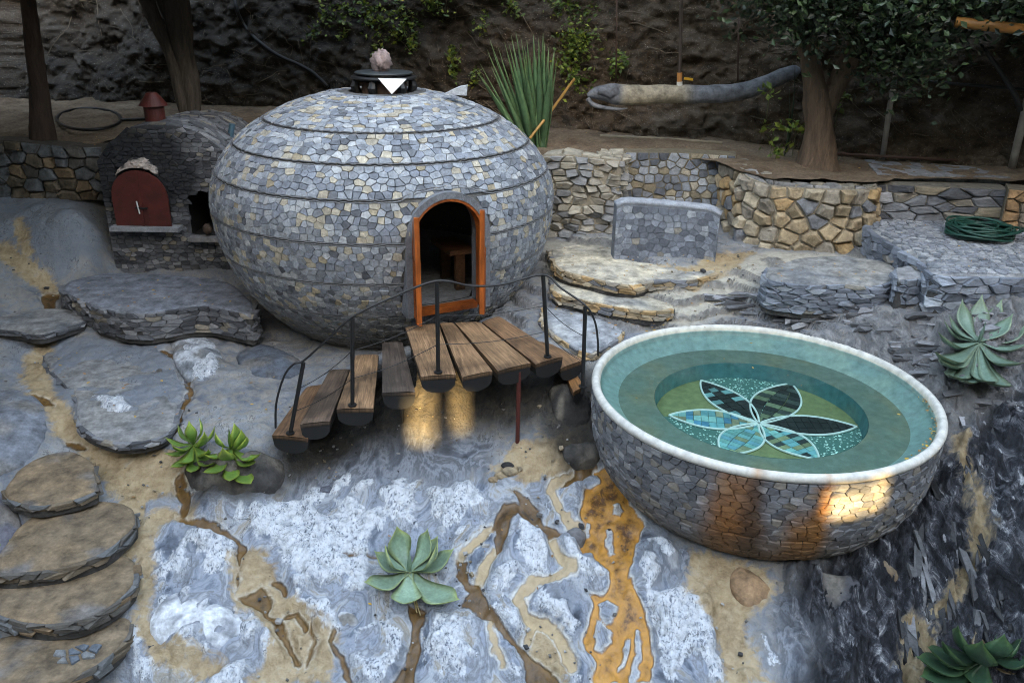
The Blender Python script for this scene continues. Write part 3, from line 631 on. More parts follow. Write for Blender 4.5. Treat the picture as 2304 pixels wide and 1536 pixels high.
# ------------------------------------------------------------------ rocks and slabs
def outline(px, z=None, n=48):
    """a closed outline in metres, resampled evenly"""
    P = np.array([(at_g(*q) if z is None else at_z(q[0], q[1], z))[:2] for q in px])
    Q = spline(np.vstack([P, P[:1]]), 8); s = np.append(0, np.cumsum(np.sqrt((np.diff(Q, axis=0) ** 2).sum(1))))
    t = np.linspace(0, s[-1], n, endpoint=False); R_ = np.c_[np.interp(t, s, Q[:, 0]), np.interp(t, s, Q[:, 1])]
    if 0.5 * np.sum(R_[:, 0] * np.roll(R_[:, 1], -1) - np.roll(R_[:, 0], -1) * R_[:, 1]) < 0: R_ = R_[::-1]
    return R_
def slab_geo(O, ztop, zbot, dome=0.0, rough=0.01, edge=0.015, seed=0, rings=10, power=3, sidew=0.01, nfreq=6, tiltx=0.0, tilty=0.0):
    c = O.mean(0); n = len(O); v = []; 
    for k in range(rings + 1):
        r = k / rings; r = 1 - (1 - r) ** 1.35; q = c + (O - c) * r
        z = ztop + dome * (1 - r ** power) + rough * fbm(q[:, 0] * nfreq, q[:, 1] * nfreq, 4, seed) + tiltx * (q[:, 0] - c[0]) + tilty * (q[:, 1] - c[1])
        if k == rings: z = z - edge
        v.append(np.c_[q, z])
    zt = v[-1][:, 2]; th = np.arctan2(*(O - c).T)
    for k, a in enumerate((0.15, 0.35, 0.6, 0.85, 1.0)):
        jit = 1 + sidew * (fbm(th * 9 + 5, th * 0 + k * 1.7, 3, seed + 9)) + 0.006
        q = c + (O - c) * jit[:, None]; v.append(np.c_[q, zt * (1 - a) + zbot * a])
    m = len(v); V = np.vstack(v)
    f = [(k * n + i, (k + 1) * n + i, (k + 1) * n + (i + 1) % n, k * n + (i + 1) % n) for k in range(m - 1) for i in range(n)]
    return V, f
def rock(name, px, h, col, label, cat='rock', group=None, seed=0, rough=0.03, power=2.2, n=40, sink=0.12, lime=None, mat=None):
    O = outline(px, None, n); c = O.mean(0); z = float(gz(*c)); 
    V, f = slab_geo(O, z, z - sink, h, rough, 0.02, seed, 9, power, 0.03, 7)
    # follow the slope of the ground
    V[:, 2] += (gz(V[:, 0], V[:, 1]) - z) * 0.8
    cc = np.tile(np.asarray(col, float), (len(V), 1)); kt = sstep(0.0, 0.4, fbm(V[:, 0] * 5, V[:, 1] * 5, 4, seed + 11))[:, None] * .6; cc = cc * (1 - kt) + np.array([.25, .22, .18]) * kt
    if lime is not None:
        k = sstep(0.0, 0.35, fbm(V[:, 0] * 8, V[:, 1] * 8, 4, seed + 3) + 0.25)[:, None] * (V[:, 2] > z - 0.02)[:, None]
        cc = cc * (1 - k) + np.asarray(lime) * k
    o = mk(name, V, f, mat or MROCK, None, cc, True); return tag(o, label, cat, group)

# ------------------------------------------------------------------ the domed stone hut
def dome_r(z):
    z = np.asarray(z, float); b = np.where(z > DZE, DBU, DBL)
    return DR * np.sqrt(np.maximum(0.0, 1 - ((z - DZE) / b) ** 2))
def dome_pt(a, z, off=0.0):
    r = float(dome_r(z)); b = DBU if z > DZE else DBL
    nr, nz = r / DR ** 2, (z - DZE) / b ** 2; L = math.hypot(nr, nz); nr, nz = nr / L, nz / L
    d = np.array([math.sin(a), -math.cos(a)]); nn = np.array([d[0] * nr, d[1] * nr, nz])
    return np.array([DC[0] + d[0] * r, DC[1] + d[1] * r, z]) + nn * off, nn
DAZ = math.radians(27.0); DD = np.array([math.sin(DAZ), -math.cos(DAZ), 0.0]); DT = np.array([math.cos(DAZ), math.sin(DAZ), 0.0])   # door: outward, sideways
SILL, DW, DSPR = 1.17, 0.36, 1.90       # sill, half width, where the arch springs
DCEN = np.array([DC[0], DC[1], 0.0])
def arch(hw, n=20, z0=SILL, spr=DSPR):
    """door outline as (sideways, height), from the foot of one jamb over the arch to the other"""
    return [(-hw, z0)] + [(-hw * math.cos(t), spr + hw * math.sin(t) * 1.02) for t in np.linspace(0, math.pi, n)] + [(hw, z0)]
def in_arch(p, hw):
    q = p - DCEN
    if q @ DD < 0: return False
    s, z = q @ DT, p[2]
    return abs(s) < hw and z > SILL - 0.03 and (z < DSPR or (s / hw) ** 2 + ((z - DSPR) / (hw * 1.02)) ** 2 < 1)
BANDS = [0.42, 0.78, 1.11, 1.49, 1.89, 2.27, 2.55, 2.78, 3.035]
def build_dome():
    root = empty('stone_dome', (DC[0], DC[1], 0.4)); tag(root, 'large round hut faced with flat grey and tan stones, arched doorway in front', 'hut')
    rng = random.Random(3); na = 220
    zs = np.concatenate([np.linspace(0.3, 1.95, 60), 1.95 + 1.1 * np.sin(np.linspace(0, 1, 40) * math.pi / 2)[1:]])
    v, keep = [], []
    for z in zs:
        for k in range(na): v.append(dome_pt(2 * math.pi * k / na, min(z, 3.06), -0.012)[0])
    f = []
    for i in range(len(zs) - 1):
        for k in range(na):
            q = (i * na + k, i * na + (k + 1) % na, (i + 1) * na + (k + 1) % na, (i + 1) * na + k)
            if not in_arch((v[q[0]] + v[q[2]]) / 2, DW): f.append(q)
    mk('mortar_shell', v, f, MMOR, root, (0.11, 0.108, 0.105), True)
    # inner skin in dark stone, and floor
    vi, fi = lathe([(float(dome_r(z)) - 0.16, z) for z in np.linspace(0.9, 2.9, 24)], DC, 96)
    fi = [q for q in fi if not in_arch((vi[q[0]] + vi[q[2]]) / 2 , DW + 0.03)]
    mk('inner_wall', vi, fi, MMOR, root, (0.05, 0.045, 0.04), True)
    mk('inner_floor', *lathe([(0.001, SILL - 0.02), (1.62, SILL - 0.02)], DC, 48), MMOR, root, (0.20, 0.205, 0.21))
    polys = []
    for b in range(len(BANDS) - 1):
        za, zb = BANDS[b], BANDS[b + 1]
        zz = np.linspace(za, zb, 60); rr = dome_r(zz); s = np.append(0, np.cumsum(np.hypot(np.diff(zz), np.diff(rr))))
        subs = [(0.0, s[-1])] if b < 6 else ([(0.0, s[-1])] if b == 6 else [(0, s[-1] * 0.33), (s[-1] * 0.33, s[-1] * 0.66), (s[-1] * 0.66, s[-1])])
        lip = 0.0165
        for j, (sa, sb) in enumerate(subs):
            a = sa + (lip if j == 0 else 0); c = sb - (lip if j == len(subs) - 1 else 0)
            rm = float(np.interp((a + c) / 2, s, rr)); am = math.radians(118 if b < 6 else 180)
            su = 0.082 if b >= 5 else (0.076 if b >= 3 else 0.070)
            for pl in cells(-am * rm, am * rm, a, c, su, su * 0.80, rng, 0.0045):
                pts = [dome_pt(u / rm, float(np.interp(q, s, zz)), 0.0) for u, q in pl]
                P = np.array([p[0] for p in pts]); nn = np.mean([p[1] for p in pts], 0); nn /= np.linalg.norm(nn)
                if in_arch(P.mean(0), DW + 0.055) or any(in_arch(p, DW + 0.01) for p in P): continue
                polys.append((P, nn))
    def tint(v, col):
        z = v[:, 2]; k = (sstep(1.45, 0.6, z) * 0.75)[:, None]  # lower stones painted darker, standing in for shade under the bulge
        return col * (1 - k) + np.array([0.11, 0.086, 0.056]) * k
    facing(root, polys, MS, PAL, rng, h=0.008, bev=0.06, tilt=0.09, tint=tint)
    for i, z in enumerate(BANDS[1:-1]):          # the thin course between two bands
        for off in (-0.011, 0.010):
            run = []
            def flush(run):
                if len(run) > 2: mk('course_line', *tube(run, 0.0068, 6), MS, root, (0.17, 0.175, 0.185))
            for k in range(261):
                a = math.radians(-125 + 250 * k / 260); lift = 0.0
                if i == 4:
                    da = a - DAZ; lift = 0.085 * math.exp(-(da / 0.21) ** 4)
                p = dome_pt(a, z + off + lift + 0.006 * math.sin(k * 1.7) * math.sin(k * 0.31), 0.004)[0]
                if in_arch(p, DW + 0.05): flush(run); run = []
                else: run.append(p)
            flush(run)
    # doorway: stone reveal, wooden frame, two leaves
    def ring(h0, h1, d0, d1, z0=SILL, below=0.0):
        A, B = arch(h0), arch(h1); n = len(A); v = []
        for (s, z), d in [(q, d) for d in (d0, d1) for q in A] + [(q, d) for d in (d1, d0) for q in B]:
            v.append(DCEN + DT * s + DD * d + np.array([0, 0, z - (below if z == SILL else 0)]))
        f = []
        for r in range(4):
            for i in range(n - 1): f.append((r * n + i, r * n + i + 1, ((r + 1) % 4) * n + i + 1, ((r + 1) % 4) * n + i))
        f += [(0, n, 2 * n, 3 * n), (n - 1, 4 * n - 1, 3 * n - 1, 2 * n - 1)]
        return np.array(v), f
    mk('door_surround', *ring(DW + 0.005, DW + 0.065, 1.50, 1.805), MMOR, root, (0.17, 0.18, 0.20))
    fr = G(); fr.add(ring(DW - 0.02, DW + 0.004, 1.66, 1.80))
    fr.build('door_frame', MORANGE, root)
    sl_ = G(); sl_.add(boxo(DCEN + DD * 1.70 + np.array([0, 0, SILL + 0.012]), DT, DD, (0, 0, 1), DW - 0.046, 0.05, 0.03)); sl_.build('door_sill', MORANGE, root)
    for side, ang, px0 in ((-1, 106, 0), (1, 64, 0)):
        # half-arch leaf, swung out on its jamb
        hw = DW - 0.05; pts = [(0.0, SILL + 0.04)] + [(hw * (1 - math.cos(t)), DSPR + hw * math.sin(t)) for t in np.linspace(0.15, math.pi / 2, 9)] + [(hw, SILL + 0.04)]
        th = math.radians(ang); hinge = DCEN + DT * side * (DW - 0.02) + DD * 1.815
        ax = DT * (-side) * math.cos(th) + DD * math.sin(th); ay = np.cross(ax, (0, 0, 1.0))
        A = np.array([hinge + ax * s + np.array([0, 0, z]) for s, z in pts]); n = len(A); t = 0.022
        v = np.vstack([A + ay * t, A - ay * t]); f = [tuple(range(n)), tuple(range(2 * n - 1, n - 1, -1))] + [(i, n + i, n + (i + 1) % n, (i + 1) % n) for i in range(n)]
        g = G(); loc = np.c_[np.tile([z for s, z in pts], 2), np.tile([s for s, z in pts], 2), np.repeat([0, .1], n)]
        g.add((v, f), (1, 1, 1), loc); leaf = g.build('door_leaf', MORANGE, root)
        for k in (0.09, 0.20):                         # battens on the outer face
            g = G(); c = hinge + ax * (hw * 0.5 + (k - 0.15) * 1.4) + np.array([0, 0, 1.5])
            g.add(boxo(c + ay * side * 0, ax, ay, (0, 0, 1), 0.012, t + 0.008, 0.30), (0.75, 0.75, 0.75)); g.build('batten', MORANGE, leaf)
    return root
build_dome()
def top_z(): return 3.05
TOP = np.array([DC[0] + 0.03, DC[1]])
def build_lid():
    root = empty('roof_vent', (TOP[0], TOP[1], 3.03)); tag(root, 'round black iron vent lid on stubby legs at the top of the dome', 'vent')
    mk('collar', *lathe([(0.20, 3.0), (0.235, 3.0), (0.235, 3.13), (0.20, 3.13), (0.20, 3.0)], TOP, 32), M_plain('rusty_collar', (0.10, 0.055, 0.04), 0.7), root)
    mk('lid', *lathe([(0.001, 3.235), (0.29, 3.232), (0.305, 3.222), (0.29, 3.205), (0.001, 3.20)], TOP, 40), M_plain('slate_lid', (0.035, 0.042, 0.045), 0.45), root, None, True)
    mk('lid_rim', *lathe([(0.29, 3.195), (0.335, 3.19), (0.345, 3.17), (0.30, 3.155), (0.24, 3.165), (0.29, 3.195)], TOP, 40), MIRON, root, None, True)
    for k in range(6):
        a = math.radians(30 + 60 * k + 15); d = np.array([math.sin(a), -math.cos(a), 0])
        p = np.array([TOP[0], TOP[1], 0]) + d * 0.285
        mk('leg', *tube([p + (0, 0, 3.02), p + d * 0.02 + (0, 0, 3.09), p + (0, 0, 3.165)], [0.045, 0.05, 0.03], 8), MIRON, root)
build_lid()
def lump(name, c, r, col, label, cat, seed, mat=MROCK, group=None, parent=None, sub=14, amp=0.35, freq=2.2):
    V, f = [], []; n, m = sub * 2, sub
    for i in range(m + 1):
        for k in range(n):
            th, ph = math.pi * i / m, 2 * math.pi * k / n
            V.append((math.sin(th) * math.cos(ph), math.sin(th) * math.sin(ph), math.cos(th)))
    V = np.array(V)
    q = 1 + amp * fbm(V[:, 0] * freq + V[:, 2] * 1.7 + seed, V[:, 1] * freq - V[:, 2] * 1.3, 4, seed)
    V = V * q[:, None] * np.asarray(r) + np.asarray(c)
    f = [(i * n + k, (i + 1) * n + k, (i + 1) * n + (k + 1) % n, i * n + (k + 1) % n) for i in range(m) for k in range(n)]
    o = mk(name, V, f, mat, parent, col, True)
    return tag(o, label, cat, group) if label else o
lump('crystal_rock', (TOP[0] - 0.02, TOP[1], 3.325), (0.10, 0.10, 0.115), (0.28, 0.21, 0.20), 'knobbly pinkish rock standing on the black vent lid', 'rock', 5, amp=0.55, freq=3.5)
def cloth_tri():
    A = at_y(850, 176, DC[1] - 0.36); B = at_y(915, 178, DC[1] - 0.36); Cc = at_y(882, 212, DC[1] - 0.40)
    n = 8; V = []; idx = {}
    for i in range(n + 1):
        for j in range(n + 1 - i):
            u, v = i / n, j / n; p = A * (1 - u - v) + B * u + Cc * v
            idx[i, j] = len(V); V.append(p + np.array([0, -0.012 * math.sin(6 * u + 2 * v), 0]))
    f = []
    for i in range(n):
        for j in range(n - i):
            f.append((idx[i, j], idx[i + 1, j], idx[i, j + 1]))
            if j < n - i - 1: f.append((idx[i + 1, j], idx[i + 1, j + 1], idx[i, j + 1]))
    V = np.array(V); m = len(V); V2 = np.vstack([V, V + np.array([0, 0.006, 0])]); f2 = f + [(c + m, b + m, a + m) for a, b, c in f]
    tag(mk('cloth', V2, f2, MCLOTH, None, None, True), 'white cloth corner hanging out from under the black vent lid', 'cloth')
    p0 = at_y(918, 548, 7.25)
    P = spline([p0, p0 + (-.012, 0, -.05), p0 + (.006, -.01, -.10), p0 + (-.01, 0, -.15)], 5)
    tag(mk('cloth', *tube(P, [0.008, .010, .012, .014, .016, .02, .022, .024, .024, .023, .022, .021, .018, .014, .010, .006], 8, True, 0.6), MCLOTH, None, None, True), 'small white cloth hung on the left door leaf of the dome', 'cloth')
    c = dome_pt(math.radians(55), 2.93, 0.0)[0]; c = at_y(1030, 205, 8.75)
    V = np.array([c + np.array(q) * 1.0 for q in [(-.14, 0, -.03), (.09, 0, -.04), (.10, 0, .06), (.02, 0, .045), (-.04, 0, .02)]])
    V = np.vstack([V + (0, -.05, 0), V + (0, .05, 0)]); n = 5
    f = [(0, 1, 2, 3, 4), (9, 8, 7, 6, 5)] + [(i, i + n, (i + 1) % n + n, (i + 1) % n) for i in range(n)]
    tag(mk('stone_fin', V, f, MS, None, (0.42, 0.44, 0.47)), 'pale pointed stone jutting from the right shoulder of the dome', 'stone')
cloth_tri()
def bench_inside():
    root = empty('bench', (DC[0] + 0.95, DC[1] - 0.55, SILL)); tag(root, 'low wooden bench in the dark just inside the dome doorway', 'bench')
    c = DCEN + DD * 0.98 + DT * 0.37
    g = G(); g.add(boxo(c + (0, 0, SILL + 0.40), DT, DD, (0, 0, 1), 0.13, 0.26, 0.025), (.6, .45, .35)); g.build('seat', MPLANK, root)
    for d in (-0.20, 0.20):
        g = G(); g.add(boxo(c + DD * d + (0, 0, SILL + 0.18), DT, DD, (0, 0, 1), 0.05, 0.03, 0.192), (.5, .38, .3)); g.build('leg', MPLANK, root)
bench_inside()

# ------------------------------------------------------------------ wooden steps and landing
def build_bridge():
    root = empty('timber_steps', at_z(1000, 840, 0.3)); tag(root, 'split-log steps and landing with black rail posts below the dome door', 'steps')
    def plank(q, z, col, thick=0.13, ends=True, flat=False):
        # q: photo corners back-left, back-right, front-right, front-left
        c = [at_z(a, b, z) for a, b in q]
        n = 9; ringf, ringb = [], []
        for A, B, out in ((c[0], c[1], ringb), (c[3], c[2], ringf)):
            for t in np.linspace(0, math.pi, n): 
                p = (A + B) / 2 - (B - A) / 2 * math.cos(t); out.append(p - np.array([0, 0, 0.035 + thick * math.sin(t) ** (0.6 if not flat else 0.25)]))
        top = G(); L = np.linalg.norm((c[0] + c[1] - c[2] - c[3]) / 2); W = np.linalg.norm(c[0] - c[1]); dz = np.array([0, 0, -0.034])
        nu, nv = 14, 5; V, gr = [], []
        off = RNG.uniform(0, 30)
        for i in range(nu + 1):
            for j in range(nv + 1):
                u, v = i / nu, j / nv
                p = (c[0] * (1 - v) + c[1] * v) * (1 - u) + (c[3] * (1 - v) + c[2] * v) * u
                e = 0.006 * (v in (0, 1)) + 0.006 * (u in (0, 1))
                V.append(p - (0, 0, e)); gr.append((off + u * L, off + v * W, 0))
        f = [(i * (nv + 1) + j, (i + 1) * (nv + 1) + j, (i + 1) * (nv + 1) + j + 1, i * (nv + 1) + j + 1) for i in range(nu) for j in range(nv)]
        top.add((np.array(V), f), col, np.array(gr))
        sk = [V[0], V[nv], V[-1], V[nu * (nv + 1)]]
        top.add((np.array(sk + [p + dz for p in sk]), [(0, 1, 5, 4), (1, 2, 6, 5), (2, 3, 7, 6), (3, 0, 4, 7)]), np.array(col) * 0.5, np.array([(off, off, 0), (off, off + W, 0), (off + L, off + W, 0), (off + L, off, 0)] * 2))
        o = top.build('plank', MPLANK, root)
        g = G(); V = np.vstack([ringb, ringf]); f = [(k, k + 1, n + k + 1, n + k) for k in range(n - 1)] + [tuple(range(n)), tuple(range(2 * n - 1, n - 1, -1)), (0, n, 2 * n - 1, n - 1)]
        g.add((V, f)); g.build('log_underside', MCHAR, o)
    DZ = 1.16
    tan_, brn, gry = (1.25, 1.1, .92), (1.05, .86, .68), (.42, .46, .56)
    plank([(912, 734), (986, 725), (1026, 840), (947, 845)], DZ, tan_)
    plank([(990, 725), (1020, 724), (1108, 832), (1040, 846)], DZ, tan_)
    plank([(1024, 724), (1079, 722), (1194, 814), (1120, 832)], DZ, (1.35, 1.2, 1.0))
    plank([(1084, 722), (1122, 709), (1266, 800), (1205, 817)], DZ, brn)
    plank([(1215, 766), (1240, 772), (1313, 808), (1262, 826)], DZ - 0.10, brn, 0.12)
    plank([(1262, 820), (1280, 812), (1314, 868), (1290, 880)], DZ - 0.26, (1.3, .9, .5), 0.10)
    plank([(860, 769), (905, 767), (934, 879), (860, 881)], 1.02, gry)
    plank([(800, 797), (852, 796), (840, 916), (757, 918)], 0.90, tan_)
    plank([(742, 830), (787, 828), (742, 945), (675, 952)], 0.77, (.55, .55, .6))
    plank([(690, 868), (735, 862), (692, 984), (612, 976)], 0.64, (.85, .7, .58))
    # rail: posts, rope and wires
    rope = []
    posts = [((683, 815), (653, 975), .64), ((793, 716), (793, 912), .90), ((983, 634), (986, 838), DZ), ((1222, 620), (1232, 803), DZ), ((1317, 690), (1311, 870), DZ - .2)]
    tops, bots = [], []
    for (tx, ty), (bx, by), z in posts:
        B = at_z(bx, by, z); T = at_y(tx, ty, B[1]); B2 = B - (0, 0, 0.06)
        mk('post', *tube([B2, B, T], 0.017, 8), MIRON, root); tops.append(T); bots.append(B)
        g = G(); g.add(tube([B + (0, 0, .001), B + (0, 0, 0.012)], 0.035, 10)); g.build('base_plate', MIRON, root)
    def yof(px):
        xs = [620] + [p[0][0] for p in posts] + [1350]; ys = [tops[0][1] - .05] + [t[1] for t in tops] + [tops[-1][1]]
        return float(np.interp(px, xs, ys))
    pts = [(620, 962), (622, 905), (640, 845), (662, 818), (683, 811), (735, 765), (793, 713), (885, 668), (983, 632), (1060, 643), (1130, 640), (1222, 618), (1262, 648), (1317, 687), (1338, 722), (1345, 765), (1346, 800)]
    mk('rope_rail', *tube(spline([at_y(a, b, yof(a)) for a, b in pts], 6), 0.0095, 6), MHOSE, root, None, True)
    for fr in (0.36, 0.68):
        for i in range(len(posts) - 1):
            a = tops[i] * (1 - fr) + bots[i] * fr; b = tops[i + 1] * (1 - fr) + bots[i + 1] * fr
            mk('rail_wire', *tube([a + (b - a) * t - np.array([0, 0, 0.03 * math.sin(math.pi * t)]) for t in np.linspace(0, 1, 9)], 0.0032, 5), MIRON, root)
    p = at_z(1164, 1004, 0.37); mk('support_pole', *tube([p - (0, 0, .08), p + (0, 0, 0.72)], 0.019, 10), MRED, root, (1, 1, 1))
    for px, py in ((838, 950), (905, 945)):
        p = at_g(px, py); mk('support_pole', *tube([p - (0, 0, .1), p + (0, 0, 0.42)], 0.012, 8), MIRON, root)
    for A, B, zz in (((700, 930), (905, 815), (.50, .86)), ((925, 800), (1225, 785), (.98, .98))):   # bearers under the planks
        a, b = at_z(*A, zz[0]), at_z(*B, zz[1]); mk('bearer', *tube([a, b], 0.05, 8), MCHAR, root)
build_bridge()

# ------------------------------------------------------------------ the bowl pool
BOWLB = 0.96
def bowl_prof(z):
    return (PR - 0.015) * max(0.0, 1 - ((PZ - 0.10 - z) / 1.06) ** 2.8) ** (1 / 2.8) if z < PZ - 0.10 else PR - 0.015
def build_pool():
    root = empty('bowl_pool', (PC[0], PC[1], -0.1)); tag(root, 'round stone-faced bowl pool with white rim, teal water and flower floor', 'pool')
    rng = random.Random(9)
    zs = np.concatenate([[PZ - 0.05], PZ - 0.1 - 1.055 * np.sin(np.linspace(0, 1, 40) * math.pi / 2)])
    mk('bowl_shell', *lathe([(max(0.02, bowl_prof(z) - 0.012), z) for z in zs], PC, 160), MMOR, root, (0.07, 0.068, 0.065), True)
    # white rounded rim
    rim = [(PR - 0.086, PZ - 0.11), (PR - 0.070, PZ - 0.040), (PR - 0.056, PZ - 0.009), (PR - 0.04, PZ), (PR - 0.02, PZ - 0.003), (PR - 0.002, PZ - 0.016), (PR + 0.004, PZ - 0.036), (PR - 0.003, PZ - 0.060), (PR - 0.03, PZ - 0.072)]
    v, f = lathe(rim, PC, 200); a = np.arctan2(v[:, 0] - PC[0], -(v[:, 1] - PC[1]))
    wob = 0.0015 * fbm(a * 6, a * 0, 4, 3); v[:, 2] += wob; 
    white = np.array([0.56, 0.545, 0.505]); c = np.tile(white, (len(v), 1))
    inn = (np.hypot(v[:, 0] - PC[0], v[:, 1] - PC[1]) < PR - 0.060); c[inn] = (0.50, 0.47, 0.38)
    k = sstep(0.15, 0.5, fbm(a * 9, v[:, 2] * 20, 4, 6))[:, None] * 0.45; c = c * (1 - k) + np.array([0.42, 0.40, 0.36]) * k
    AZ1, AZ2 = math.radians(-16), math.radians(3)
    for az, wd in ((AZ1, .028), (AZ2, .018)):
        k = np.exp(-((a - az) / wd) ** 2)[:, None] * 0.7; c = c * (1 - k) + np.array([0.40, 0.20, 0.08]) * k
    mk('rim', v, f, MATTR, root, c, True)
    # the plastered inside: sloping wall, ledge, well
    LZ, WZ = 0.835, 0.69
    def skin(name, prof, col, n=128, seed=0, amt=0.35, alt=(0.2, 0.25, 0.2)):
        P = []; 
        for (r0, z0), (r1, z1) in zip(prof[:-1], prof[1:]):
            for t in np.linspace(0, 1, 6, endpoint=False): P.append((r0 + (r1 - r0) * t, z0 + (z1 - z0) * t))
        P.append(prof[-1]); v, f = lathe(P, PC, n)
        k = sstep(-0.15, 0.45, fbm(v[:, 0] * 3.5 + v[:, 2] * 4, v[:, 1] * 3.5, 5, seed))[:, None] * amt
        c = np.asarray(col) * (1 - k) + np.asarray(alt) * k
        mk(name, v, f, MATTR, root, c, True)
    skin('inner_wall', [(PR - 0.069, PZ - 0.042), (PR - 0.090, PZ - 0.09), (1.175, LZ)], (0.215, 0.305, 0.285), seed=4, amt=0.6, alt=(0.31, 0.36, 0.30))
    skin('ledge', [(1.177, LZ), (0.868, LZ)], (0.115, 0.155, 0.125), seed=7, amt=0.75, alt=(0.17, 0.165, 0.105))
    skin('well_wall', [(0.866, LZ + 0.001), (0.845, WZ - 0.004)], (0.06, 0.20, 0.21), seed=8)
    # flower floor
    def floor_pt(px, py): return at_z(px, py, WZ)[:2]
    Cn = floor_pt(1707, 955); tips = [floor_pt(*q) for q in ((1577, 858), (1780, 865), (1927, 962), (1842, 1036), (1627, 1026), (1505, 936))]
    ang = [math.atan2(*(t - PC)[::-1]) for t in tips]
    rr = random.Random(4); RW = 0.845
    olive, speck = (0.17, 0.195, 0.085), (0.03, 0.075, 0.06)
    mspeck, t_, b_ = nt('speckled_terrazzo'); n_ = N(t_); vo = n_.new('ShaderNodeTexVoronoi'); vo.inputs['Scale'].default_value = 42; n_.lk(n_.pos(), vo.inputs['Vector'])
    sp = n_.ramp(vo.outputs['Distance'], [(0.30, 1.0), (0.40, 0.0)]); rn = n_.ramp(n_.noise(n_.pos(), 30, 2), [(0.42, 0), (0.52, 1)])
    n_.lk(n_.mix(n_.math('MULTIPLY', sp, rn), (0.05, 0.14, 0.12), (0.60, 0.80, 0.72)), b_.inputs['Base Color'])
    for i in range(6):
        a0, a1 = ang[i], ang[(i + 1) % 6]
        while a1 > a0: a1 -= 2 * math.pi
        arc = [(PC[0] + RW * math.cos(a0 + (a1 - a0) * t), PC[1] + RW * math.sin(a0 + (a1 - a0) * t), WZ) for t in np.linspace(0, 1, 14)]
        V = [(Cn[0], Cn[1], WZ)] + arc; f = [(0, k + 1, k) for k in range(1, 14)]
        mk('floor_panel', V, f, mspeck if i % 2 == 0 else MATTR, root, None if i % 2 == 0 else olive)
    tile_pal = [[(.012, .014, .014), (.014, .016, .016), (.10, .22, .22)], [(.012, .014, .014), (.03, .04, .035), (.12, .15, .09)], [(.010, .012, .012)], [(.09, .25, .27), (.02, .03, .03), (.13, .30, .28), (.16, .18, .10)], [(.08, .22, .26), (.12, .30, .30), (.17, .20, .12), (.10, .26, .24)], [(.10, .28, .30), (.04, .16, .24), (.19, .19, .12), (.15, .32, .30)]]
    for i, tp in enumerate(tips):
        ax = tp - Cn; L = np.linalg.norm(ax); ax = ax / L; ay = np.array([-ax[1], ax[0]]); hwid = 0.185 * (0.9 if i != 1 else 1.1)
        def hw(t): return hwid * math.sin(math.pi * min(max(t, 0), 1)) ** 0.85
        pet = empty('petal', (PC[0], PC[1], -0.1)); pet.parent = root; pet.location = (0, 0, 0); WL[pet.name] = WL[root.name]
        pw = lambda t, s, z: (Cn[0] + ax[0] * t * L + ay[0] * s, Cn[1] + ax[1] * t * L + ay[1] * s, z)
        nt_ = 11
        for k in range(nt_):
            t0, t1 = 0.05 + 0.93 * k / nt_, 0.05 + 0.93 * (k + 1) / nt_ - 0.006; m = max(hw(t0), hw(t1)); ns = 1 if m < 0.06 else (2 if m < 0.13 else 3)
            for j in range(ns):
                s0, s1 = -1 + 2 * j / ns, -1 + 2 * (j + 1) / ns; g_ = 0.02 if ns > 1 else 0
                q = [pw(t0, hw(t0) * (s0 + g_), 0)[:2], pw(t1, hw(t1) * (s0 + g_), 0)[:2], pw(t1, hw(t1) * (s1 - g_), 0)[:2], pw(t0, hw(t0) * (s1 - g_), 0)[:2]]
                q = q[::-1]
                mk('tile', *prism(q, WZ - 0.002, WZ + 0.010), MATTR, pet, np.array(rr.choice(tile_pal[i])) * rr.uniform(.9, 1.6))
        g = G()
        for sg in (-1, 1):
            g.add(tube([pw(t, sg * hw(t), WZ + 0.010) for t in np.linspace(0, 1, 22)], 0.0095, 6))
        g.build('petal_outline', M_WHITE2, pet)
    # stones on the outside, with two rusty runs below the spill marks
    polys = []
    za, zb = -0.08, PZ - 0.062
    zz = np.linspace(za, zb, 160); rr_ = np.array([bowl_prof(z) for z in zz]); s = np.append(0, np.cumsum(np.hypot(np.diff(zz), np.diff(rr_))))
    cuts = [0, s[-1] * 0.30, s[-1] * 0.62, s[-1]]
    for b in range(3):
        a, c = cuts[b] + 0.006, cuts[b + 1] - 0.006; rm = float(np.interp((a + c) / 2, s, rr_)); am = math.radians(125)
        for pl in cells(-am * rm, am * rm, a, c, 0.080, 0.052, rng, 0.005):
            P = []
            for u, q in pl:
                al = u / rm; r_ = float(np.interp(q, s, rr_)); P.append((PC[0] + r_ * math.sin(al), PC[1] - r_ * math.cos(al), float(np.interp(q, s, zz))))
            P = np.array(P); m = P.mean(0); d = m[:2] - PC; d = d / np.linalg.norm(d)
            zm = m[2]; nz = -max(0.0, (PZ - 0.10 - zm)) / 1.02 ** 2; nr_ = np.linalg.norm(m[:2] - PC) / PR ** 2; nn = np.array([d[0] * nr_, d[1] * nr_, nz]); nn /= np.linalg.norm(nn)
            polys.append((P, nn))
    def tint(v, col):
        a = np.arctan2(v[:, 0] - PC[0], -(v[:, 1] - PC[1])); dn = np.clip((PZ - v[:, 2]) / 1.0, 0, 1); wob = 0.03 * fbm(v[:, 2] * 6, a * 0 + 3, 3, 5)
        for az, wd, c_ in ((AZ1 - .09, .14, (0.25, 0.095, 0.02)), (AZ1, .055, (0.060, 0.026, 0.010)), (AZ2, .045, (0.30, 0.115, 0.02)), (AZ2 - .05, .11, (0.25, 0.105, 0.025))):
            k = (np.exp(-((a - az - wob) / (wd * (0.6 + dn))) ** 4) * np.clip(0.7 + 0.5 * dn, 0, .95))[:, None]
            if wd == .11: k = k * sstep(0.15, 0.5, dn)[:, None]
            col = col * (1 - k) + np.array(c_) * k
        k = (sstep(0.45, 0.95, dn) * 0.5)[:, None]; return col * (1 - k) + np.array([0.17, 0.135, 0.095]) * k
